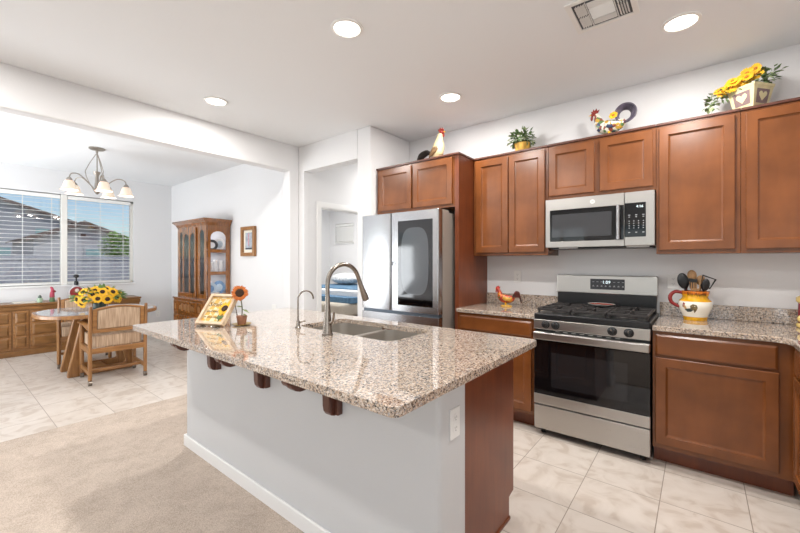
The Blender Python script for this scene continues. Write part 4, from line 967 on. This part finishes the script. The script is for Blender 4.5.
m = MB(); m.text('and keep', .028, MT @ Matrix.Translation((-.028, .10, -.0034)), .0003, .15); m.build('sign_lettering', INK, pn)
m = MB(); m.text('on blooming', .022, MT @ Matrix.Translation((-.028, .058, -.0034)), .0003, .15); m.build('sign_lettering', INK, pn)
m = MB(); flower(m, MS @ Vector((.056, .0, .122)), (MS.to_3x3() @ Vector((0, -1, 0))), .056, 16, rows=1); m.build('sign_sunflower', [YEL, SEED], pn)
m = MB(MS); m.box(.047, .053, .0015, .003, .025, .10); nn = MS.to_3x3()
m.M = None
for s in (-1, 1): m.leaf(MS @ Vector((.05, .001, .04)), nn @ Vector((s * .7, -.05, 1)), nn @ Vector((0, -1, 0)), .05, .012)
m.build('sign_leaves', mat('sign_green', '5b7344', .6), pn)
m = MB(Matrix.Translation((-2.445, 1.105, .9155)) @ Matrix.Rotation(R(21), 4, 'Z'))
for s in (-1, 1):
    m.loft([(s * .05, .155, .19), (s * .055, .20, .0035)], .0035, 8)
st = m.build('stand', NICKEL, t)
for s in (-1, 1): MB(Matrix.Translation((-2.445, 1.105, .9145)) @ Matrix.Rotation(R(21), 4, 'Z')).box(s * .06 - .015, s * .06 + .015, -.03, .02, 0, .010).build('stand_foot', NICKEL, t, bevel=.002)
# rust sunflower in a pot
PX_, PY_ = -2.345, 1.27
t = thing('potted_sunflower', (PX_, PY_, .914), 'single rust sunflower in a small brown pot on gold saucer', 'flower')
MB().lathe([(0, .9145), (.03, .9145), (.058, .921), (.060, .925), (.055, .924), (.03, .919), (0, .919)], PX_, PY_, 28).build('saucer', mat('gold_saucer', 'b59a5b', .3, .8), t, smooth=True)
MB().lathe([(.024, .9192), (.026, .92), (.032, .965), (.034, .966), (.034, .976), (.029, .976), (.0, .968)], PX_, PY_, 20).build('pot', mat('brown_pot', '8a5f48', .7, var=.2, vscale=60), t, smooth=True)
fc = Vector((PX_ - .012, PY_ - .008, 1.125))
MB().loft([(PX_, PY_, .967), (PX_ + .004, PY_, 1.03), tuple(fc + Vector((-.006, .006, -.01)))], .0035, 8, 1).build('stem', mat('dark_stem', '55543a', .7), t, smooth=True)
m = MB()
for d, L, z in (((-.8, -.3, .25), .05, 1.03), ((.8, .35, -.25), .065, 1.02), ((.6, .6, -.4), .045, .99)): m.leaf((PX_ + .003, PY_, z), d, (0, 0, 1), L, .016)
m.build('leaves', mat('dull_leaf', '6d7a4b', .7), t)
m = MB(); flower(m, fc, (.85, -.5, .12), .055, 16, rd=.5); m.build('flower_head', [ORG, SEED], t)

# ------------------------------------------------------------------ ornaments: roosters
def rooster(name, loc, rot, k, mats, label, cat='figurine', curl=False, upright=False):
    """figurine facing local -x; mats: body, head, wing, tail, base"""
    body, red, wing, tail, basem = mats
    Mx = Matrix.Translation(loc) @ Matrix.Rotation(rot, 4, 'Z') @ Matrix.Scale(k, 4)
    t = thing(name, loc, label, cat)
    if upright: path = [(.11, 0, .10), (.07, 0, .13), (.02, 0, .20), (-.01, 0, .30), (-.02, 0, .40), (-.035, 0, .47), (-.05, 0, .505)]; rad = [.03, .075, .115, .10, .062, .042, .03]
    else: path = [(.20, 0, .22), (.13, 0, .19), (.02, 0, .17), (-.09, 0, .20), (-.14, 0, .27), (-.165, 0, .345), (-.19, 0, .39)]; rad = [.03, .075, .10, .095, .06, .045, .036]
    MB(Mx).loft(path, rad, 16, 2, squash=(1, .8)).build('body', body, t, smooth=True)
    hx, hz = (path[-1][0], path[-1][2])
    MB(Mx).ell((hx - .012, 0, hz + .01), (.045, .036, .04)).build('head', red, t, smooth=True)
    MB(Mx).loft([(hx - .05, 0, hz + .012), (hx - .085, 0, hz + .002)], [.014, .002], 8).build('beak', YEL, t, smooth=True)
    m = MB(Mx); c = [(hx + .04, hz + .02), (hx - .045, hz + .02), (hx - .055, hz + .065), (hx - .035, hz + .055), (hx - .022, hz + .09), (hx - .004, hz + .062), (hx + .018, hz + .095), (hx + .03, hz + .055), (hx + .06, hz + .07)]
    m.plate(c, [], 'xz', -.008, .008).build('comb', red, t, bevel=.002)
    MB(Mx).ell((hx - .045, 0, hz - .045), (.018, .012, .035)).build('wattle', red, t, smooth=True)
    for s in (-1, 1):
        zc = .19 if not upright else .22
        MB(Mx).loft([(-.05 if not upright else -.02, s * .078, zc + .02), (.03, s * .092, zc - .01), (.10, s * .075, zc - .01 if not upright else zc - .07), (.15, s * .055, zc + .01 if not upright else zc - .12)], [.03, .05, .035, .006], 10, 1, squash=(1, .35)).build('wing', wing, t, smooth=True)
    n = 7
    for j in range(n):
        f = j / (n - 1); y = (f - .5) * .07; s = 1 - .25 * abs(f - .5) * 2
        if upright: p = [(.09, y * .6, .13), (.19, y, .19 + .04 * f), (.33, y * 1.5, .13 + .05 * f), (.50 - .02 * j, y * 1.6, .014 + .05 * f)]
        elif curl:
            cx, cz, rr = .205, .315, .135 * (1 - .42 * f)
            p = [(.14, y, .20)] + [(cx + rr * cos(R(a)) - .02 * f, y * 1.5, cz + rr * sin(R(a))) for a in (195, 150, 105, 60, 15, -30, -75, -100 - 40 * (j % 2))]
        else:
            L = .20 - .05 * f
            p = [(.16, y, .22), (.20 + .01 * j, y * 1.3, .30 - .012 * j), (.25 + .012 * j, y * 1.6, .36 - .025 * j), (.32, y * 1.8, .34 - .035 * j), (.345, y * 1.8, .25 - .028 * j)]
        MB(Mx).loft(p, [.02] + [(.013 if curl else .024) * s] * (len(p) - 2) + [.006], 8, 2, squash=(.7, 1)).build('tail_feather', tail, t, smooth=True)
    for s in (-1, 1): MB(Mx).loft([(0, s * .035, .10), (-.005, s * .035, .02)], [.02, .011], 8).build('leg', YEL, t, smooth=True)
    MB(Mx).lathe([(.0, .0005), (.13, .0005), (.135, .012), (.115, .03), (.06, .042), (0, .045)], .01, 0, 24, sy=.7).build('base', basem, t, smooth=True)
    return t
CREAM = mat('cream_ceramic', 'c6b48d', .45, var=.2, vscale=40); RED2 = mat('comb_red', '86281f', .45); BROWN = mat('feather_brown', '6d5233', .6, var=.4, vscale=50)
DARKF = mat('feather_black', '2a2522', .6); PATCH = mat('painted_patchwork', 'cfc6b4', .4, var=.25, vscale=40)
def patchwork(name, cs, scale):
    m, n, l, b = new(name); tc = n.new('ShaderNodeTexCoord'); v = n.new('ShaderNodeTexVoronoi'); v.inputs['Scale'].default_value = scale
    l.new(tc.outputs['Object'], v.inputs['Vector']); sp = n.new('ShaderNodeSeparateColor'); l.new(v.outputs['Color'], sp.inputs[0]); rp = n.new('ShaderNodeValToRGB'); rp.color_ramp.interpolation = 'CONSTANT'
    e = rp.color_ramp.elements; e[0].color = lin(cs[0]); e[1].position = .4; e[1].color = lin(cs[1])
    for p, c in ((.55, cs[2]), (.68, cs[3]), (.8, cs[4]), (.9, cs[5])): q = e.new(p); q.color = lin(c)
    l.new(sp.outputs[0], rp.inputs[0]); l.new(rp.outputs[0], b.inputs['Base Color']); b.inputs['Roughness'].default_value = .35
    return m
PW = patchwork('patchwork_paint', ('e6e1d3', 'c9a03f', '8e4a3d', '3f4d6b', '5f7f4f', 'd9d2c0'), 42); PURP = mat('tail_purple', '5d5566', .45, var=.45, vscale=30); MULTI = patchwork('red_gold_glaze', ('a8321f', 'c98b2c', '8e241c', '53602f', 'd06a2b', 'b04a25'), 60); GOLD = mat('gold_glaze', 'c79a3f', .3, var=.3, vscale=50); TAILR = patchwork('tail_glaze', ('5d2a26', '2f4a3c', '7d2f27', '3a2d2a', '8e4a2b', '5d2a26'), 70)
ZC = 2.3265
rooster('rooster_figurine', (-2.06, 3.20, ZC), R(188), .60, (CREAM, RED2, BROWN, DARKF, DARKF), 'tall cream rooster with red head on the refrigerator cabinet', upright=True)
rooster('rooster_figurine', (-.565, 3.43, ZC), R(0), .56, (PW, RED2, PW, PURP, GREEN), 'patchwork painted rooster with curled tail above the microwave', curl=True)
rooster('rooster_figurine', (-1.40, 3.33, .9145), R(4), .40, (MULTI, mat('bright_comb', 'a82a1e', .3), GOLD, TAILR, GOLD), 'small red and gold rooster on the counter left of the range')
m = MB(); c = Vector((-.53, 3.37, ZC + .165)); flower(m, c, (-.1, -1, .3), .034, 12, rd=.3); o = m.build('flower', [YEL, mat('flower_eye', 'b5701a', .7)], bpy.data.objects['rooster_figurine.001'])

# ivy in a yellow pot
def ivy(m, c, r, n, L=.05, droop=.2):
    for k in range(n):
        v = Vector((random.gauss(0, 1), random.gauss(0, 1), random.gauss(.2, .9))).normalized(); f = random.random() ** .4
        p = Vector(c) + Vector((v.x * r[0], v.y * r[1], v.z * r[2])) * f
        d = v + Vector((random.uniform(-.5, .5), random.uniform(-.5, .5), random.uniform(-.6, .4))); l = L * random.uniform(.6, 1.15)
        m.mi = random.choice((0, 0, 1)); m.leaf(p, d, (0, 0, 1) if abs(d.normalized().z) < .9 else (1, 0, 0), l, l * .38)
IVY = mat('ivy_leaf', '647f4e', .55, var=.35, vscale=30); IVY2 = mat('ivy_leaf_pale', '97a578', .55, var=.2, vscale=30)
t = thing('ivy_pot', (-1.285, 3.43, ZC), 'green ivy in a yellow pot on top of the wall cabinets', 'plant')
MB().lathe([(.05, ZC + .0005), (.056, ZC + .01), (.072, ZC + .09), (.075, ZC + .10), (.068, ZC + .10), (.0, ZC + .085)], -1.285, 3.43, 24).build('pot', mat('mottled_yellow', 'd9ab4c', .5, var=.35, vscale=18), t, smooth=True)
m = MB(); ivy(m, (-1.285, 3.42, ZC + .145), (.11, .09, .08), 240, .045); m.build('foliage', [IVY, IVY2], t)
m = MB()
for k in range(8):
    a = 2 * pi * k / 8; m.loft([(-1.285, 3.43, ZC + .09), (-1.285 + .05 * cos(a), 3.43 + .05 * sin(a), ZC + .17), (-1.285 + .11 * cos(a), 3.43 + .09 * sin(a), ZC + .19)], .0025, 5, 1)
m.build('stems', GREEN, t)
# planter with yellow flowers
PXc, PYc = .269, 3.42
t = thing('flower_planter', (PXc, PYc, ZC), 'cream planter box with yellow flowers and ivy on the corner cabinet', 'planter')
Mp = Matrix.Translation((PXc, PYc, ZC)) @ Matrix.Rotation(R(-38.6), 4, 'Z')
HW, HD, HH = .083, .087, .165
def tub():
    vs = []
    for (f, z) in ((.66, .001), (.965, HH - .018), (1.0, HH - .016), (1.02, HH), (.92, HH), (.62, .02)): vs += [(-HW * f, -HD * f, z), (HW * f, -HD * f, z), (HW * f, HD * f, z), (-HW * f, HD * f, z)]
    return vs, [(k * 4 + j, k * 4 + (j + 1) % 4, k * 4 + 4 + (j + 1) % 4, k * 4 + 4 + j) for k in range(5) for j in range(4)] + [(20, 21, 22, 23), (3, 2, 1, 0)]
v, f = tub(); MB(Mp).add(v, f).build('planter_box', mat('cream_paint', 'e0d3a6', .6, var=.12, vscale=25), t)
MAUVE = mat('mauve_paint', '8a7271', .6, var=.15, vscale=30)
heart = [(.0, -.045), (.045, .005), (.05, .028), (.035, .045), (.014, .04), (0, .022), (-.014, .04), (-.035, .045), (-.05, .028), (-.045, .005)]
def panel_on(p0, ux, uz, w, h):
    n = Vector(ux).cross(Vector(uz)).normalized(); L = lambda a, b, c: Mp @ (Vector(p0) + Vector(ux) * a + Vector(uz) * b + n * c)
    q = [(-w * .85, -h), (w * .85, -h), (w, h), (-w, h)]
    b = MB().add([L(a, c, -.001) for a, c in q] + [L(a, c, .0015) for a, c in q], [(0, 3, 2, 1), (4, 5, 6, 7), (0, 1, 5, 4), (1, 2, 6, 5), (2, 3, 7, 6), (3, 0, 4, 7)]).build('painted_panel', MAUVE, t)
    n_ = len(heart); sc = .66
    MB().add([L(a * sc, c * sc, .0015) for a, c in heart] + [L(a * sc, c * sc, .003) for a, c in heart], [tuple(reversed(range(n_))), tuple(range(n_, 2 * n_))] + [(k, (k + 1) % n_, n_ + (k + 1) % n_, n_ + k) for k in range(n_)]).build('painted_heart', mat('heart_cream', 'e6dcae', .6), b)
zc_ = .085; fz = .66 + (.965 - .66) * (zc_ / (HH - .018)); sl = (.965 - .66) / (HH - .018)
for ux, p0, nrm, hw in (((1, 0, 0), (0, -HD * fz, zc_), (0, -HD * sl, 1), HW), ((0, 1, 0), (HW * fz, 0, zc_), (HW * sl, 0, 1), HD), ((0, -1, 0), (-HW * fz, 0, zc_), (-HW * sl, 0, 1), HD)):
    panel_on(p0, ux, Vector(nrm).normalized(), hw * .62, .044)
m = MB(); ivy(m, (PXc + .05, PYc + .02, ZC + .21), (.09, .07, .05), 130, .042); ivy(m, (PXc - .20, PYc - .05, ZC + .09), (.035, .035, .05), 34, .042); ivy(m, (PXc - .15, PYc - .03, ZC + .15), (.05, .035, .035), 34, .042); ivy(m, (PXc + .10, PYc + .02, ZC + .25), (.06, .04, .03), 20, .035)
ivy(m, (PXc - .06, PYc, ZC + .18), (.08, .06, .025), 60, .042)
m.build('ivy', [IVY, IVY2], t)
for k in range(24):
    f = k / 23; c = Vector((PXc - .15 + .18 * f + random.uniform(-.018, .018), PYc - .045 + random.uniform(-.03, .05), ZC + .165 + .085 * f + random.uniform(-.02, .028)))
    m = MB(); flower(m, c, (random.uniform(-.6, .3), -1, random.uniform(-.1, .9)), random.uniform(.032, .043), 12, rd=.3, rows=2); m.build('flower', [YEL, mat('flower_eye', 'b5701a', .7)], t)

# ------------------------------------------------------------------ rooster jug with utensils
JX, JY, JZ = -.021, 3.415, .9145
t = thing('rooster_jug', (JX, JY, JZ), 'white and yellow ceramic jug with rooster and red handle', 'jug')
JW = mat('jug_white', 'ece7da', .18); JY_ = mat('jug_yellow', 'e0a51f', .2, var=.2, vscale=40); JO = mat('jug_orange', 'd4772a', .2, var=.2, vscale=60); JR = mat('jug_red', '8a2a2b', .2)
prof = [(.066, 0), (.068, .008), (.070, .026), (.083, .055), (.095, .085), (.098, .105), (.095, .135), (.078, .152), (.073, .165), (.078, .185), (.082, .20), (.082, .207), (.075, .207), (.070, .165), (.088, .105), (.062, .02), (0, .018)]
def jr(z):
    for (r0, z0), (r1, z1) in zip(prof[:12], prof[1:12]):
        if z0 <= z <= z1: return r0 + (r1 - r0) * (z - z0) / max(1e-6, z1 - z0)
    return .1
MB().lathe([(r, JZ + z) for r, z in prof], JX, JY, 40, mats=[1, 1, 0, 0, 0, 0, 1, 1, 1, 2, 2, 2, 2, 0, 0, 0]).build('jug_body', [JW, JY_, JO], t, smooth=True)
MB().loft([(JX - .073, JY - .02, JZ + .193), (JX - .115, JY - .035, JZ + .198), (JX - .143, JY - .04, JZ + .165), (JX - .134, JY - .038, JZ + .12), (JX - .090, JY - .026, JZ + .092)], [.012, .012, .013, .012, .011], 12, 2).build('jug_handle', JR, t, smooth=True)
A0 = math.atan2(-JY, -JX)                       # the side of the jug turned to the room
def onjug(u, z, off=.0008): a = A0 + u / .09; r = jr(z) + off; return Vector((JX + r * cos(a), JY + r * sin(a), JZ + z))
def decal(pts, m, name, off=.0008):
    n = len(pts); c = (sum(p[0] for p in pts) / n, sum(p[1] for p in pts) / n); q = MB()
    q.add([onjug(*c, off + .001)] + [onjug(u, z, off) for u, z in pts] , [(0, 1 + k, 1 + (k + 1) % n) for k in range(n)])
    q.build(name, m, bpy.data.objects['jug_body'])
DC = (-.038, .085)
def P_(*l): return [(DC[0] + x, DC[1] + z) for x, z in l]
decal(P_((-.03, .012), (-.022, .03), (-.014, .018), (-.006, -.002), (-.02, -.008)), mat('decal_tan', 'c49a63', .3), 'painted_neck')
decal(P_((-.024, -.005), (-.004, .0), (.022, .006), (.03, -.006), (.014, -.022), (-.008, -.024)), mat('decal_dark', '2c3b38', .3), 'painted_body', .0012)
decal(P_((.014, -.004), (.012, .02), (.026, .034), (.045, .03), (.052, .01), (.045, -.012), (.034, -.03), (.03, -.008)), mat('decal_tail', '6b5a37', .3, var=.4, vscale=90), 'painted_tail', .0012)
decal(P_((-.032, .028), (-.03, .042), (-.022, .04), (-.016, .034), (-.02, .026)), JR, 'painted_comb', .0014)
decal(P_((-.034, .026), (-.033, .008), (-.026, .012), (-.027, .026)), JR, 'painted_wattle', .0014)
m = MB(); m.text('Bon Appétit', .034, lambda co: onjug(co.x * .8 + .01, .187 + co.y, .0012 + co.z), .0004, .2); m.build('jug_lettering', mat('decal_ink', '3a241a', .3), bpy.data.objects['jug_body'])
WOODL = wood('spoon_wood', '8f6a42', 'b98f62', (60, 60, 8), .6, .3)
def utensil(name, label, x, y, tip, m, parts):
    """handle from the jug floor to the neck of the head"""
    b = Vector((JX + x, JY + y, JZ + .03)); e = Vector((JX + tip[0], JY + tip[1], JZ + tip[2]))
    t = thing(name, b, label, 'utensil', 'kitchen utensils in the jug')
    MB().loft([b, (b + e) / 2, e], .006, 8).build('handle', m, t, smooth=True)
    parts(t, e, (e - b).normalized()); return t
face = Vector((JX, -JY, 0)).normalized() * -1
face = Vector((.0, -1, .12)).normalized()
def head_ell(rx, rz, m, name='spoon_bowl', th=.01):
    def fn(t, e, d):
        Mx = Matrix((d.cross(face).normalized(), face, d)).transposed()
        MB().ell(tuple(e + d * rz * .9), (rx, th, rz), 16, 10, Mx).build(name, m, t, smooth=True)
    return fn
def head_paddle(w, h, m, slots=0, name='blade', hole=False):
    def fn(t, e, d):
        Mx = Matrix.Translation(e) @ Matrix((d.cross(face).normalized(), face, d)).transposed().to_4x4()
        hs = [rect(-w + w * 2 * (k + .3) / slots, -w + w * 2 * (k + .7) / slots, h * .25, h * .85) for k in range(slots)] if slots else []
        if hole: hs = [[(-w * .72, h * .2), (w * .6, h * .12), (w * .75, h * .85), (-w * .8, h * .88)]]
        MB(Mx).plate([(-w * .7, 0), (w * .7, 0), (w, h * .9), (-w, h)], hs, 'xz', -.004, .004).build(name, m, t, bevel=.002)
    return fn
utensil('cooking_spoon', 'large black cooking spoon leaning left in the rooster jug', -.02, -.02, (-.058, -.02, .226), BLKPL, head_ell(.034, .058, BLKPL, th=.014))
utensil('ladle', 'black spatula behind the black spoon in the rooster jug', -.012, .0, (-.012, .0, .222), BLKPL, head_paddle(.026, .075, BLKPL))
utensil('wooden_spoon', 'wooden spoon standing tallest in the rooster jug', .0, .035, (-.016, .045, .28), WOODL, head_ell(.028, .04, WOODL, th=.012))
utensil('wooden_spoon', 'wooden spoon with a round head right of the tallest spoon', .02, .02, (.03, .03, .25), WOODL, head_ell(.027, .036, WOODL, th=.012))
utensil('slotted_turner', 'pale wooden slotted turner at the front of the rooster jug', .0, -.03, (.0, -.05, .21), WOODL, head_paddle(.032, .07, WOODL, 5))
utensil('spatula', 'red handled spatula half hidden in the rooster jug', -.035, .02, (-.05, .03, .222), JR, head_paddle(.012, .055, JR))
utensil('strainer', 'black utensil with an open square frame leaning right in the jug', -.01, .0, (.055, -.005, .232), BLKPL, head_paddle(.042, .085, BLKPL, hole=True))
utensil('pasta_server', 'black server leaning right beside the open square frame', .02, -.012, (.05, -.04, .214), BLKPL, head_ell(.024, .045, BLKPL, th=.012))
# canister at the right edge
KX, KY, KZ = .558, 3.43, .9145
t = thing('canister', (KX, KY, KZ), 'red and yellow ceramic canister on the counter at the right edge', 'canister')
MB().lathe([(.062, KZ), (.074, KZ + .005), (.076, KZ + .02), (.066, KZ + .03), (.068, KZ + .10), (.066, KZ + .155), (.076, KZ + .165), (.076, KZ + .19), (.06, KZ + .20), (0, KZ + .20)], KX, KY, 32, mats=[1, 1, 1, 0, 0, 1, 1, 1, 1]).build('canister_body', [mat('canister_red', '8a2530', .25), mat('canister_yellow', 'e0c377', .25)], t, smooth=True)
MB().lathe([(.058, KZ + .2002), (.05, KZ + .215), (.02, KZ + .222), (.014, KZ + .235), (.018, KZ + .245), (0, KZ + .25)], KX, KY, 24).build('lid', mat('canister_lid', '6d4a34', .35), t, smooth=True)
m = MB()
for k in range(3):
    a = math.atan2(-KY, -KX) - .9 + k * .8
    m.ell((KX + .0675 * cos(a), KY + .0675 * sin(a), KZ + .058), (.016, .016, .022), 10, 8)
m.build('painted_flowers', mat('canister_yellow', 'e0c377', .25), bpy.data.objects['canister_body'])
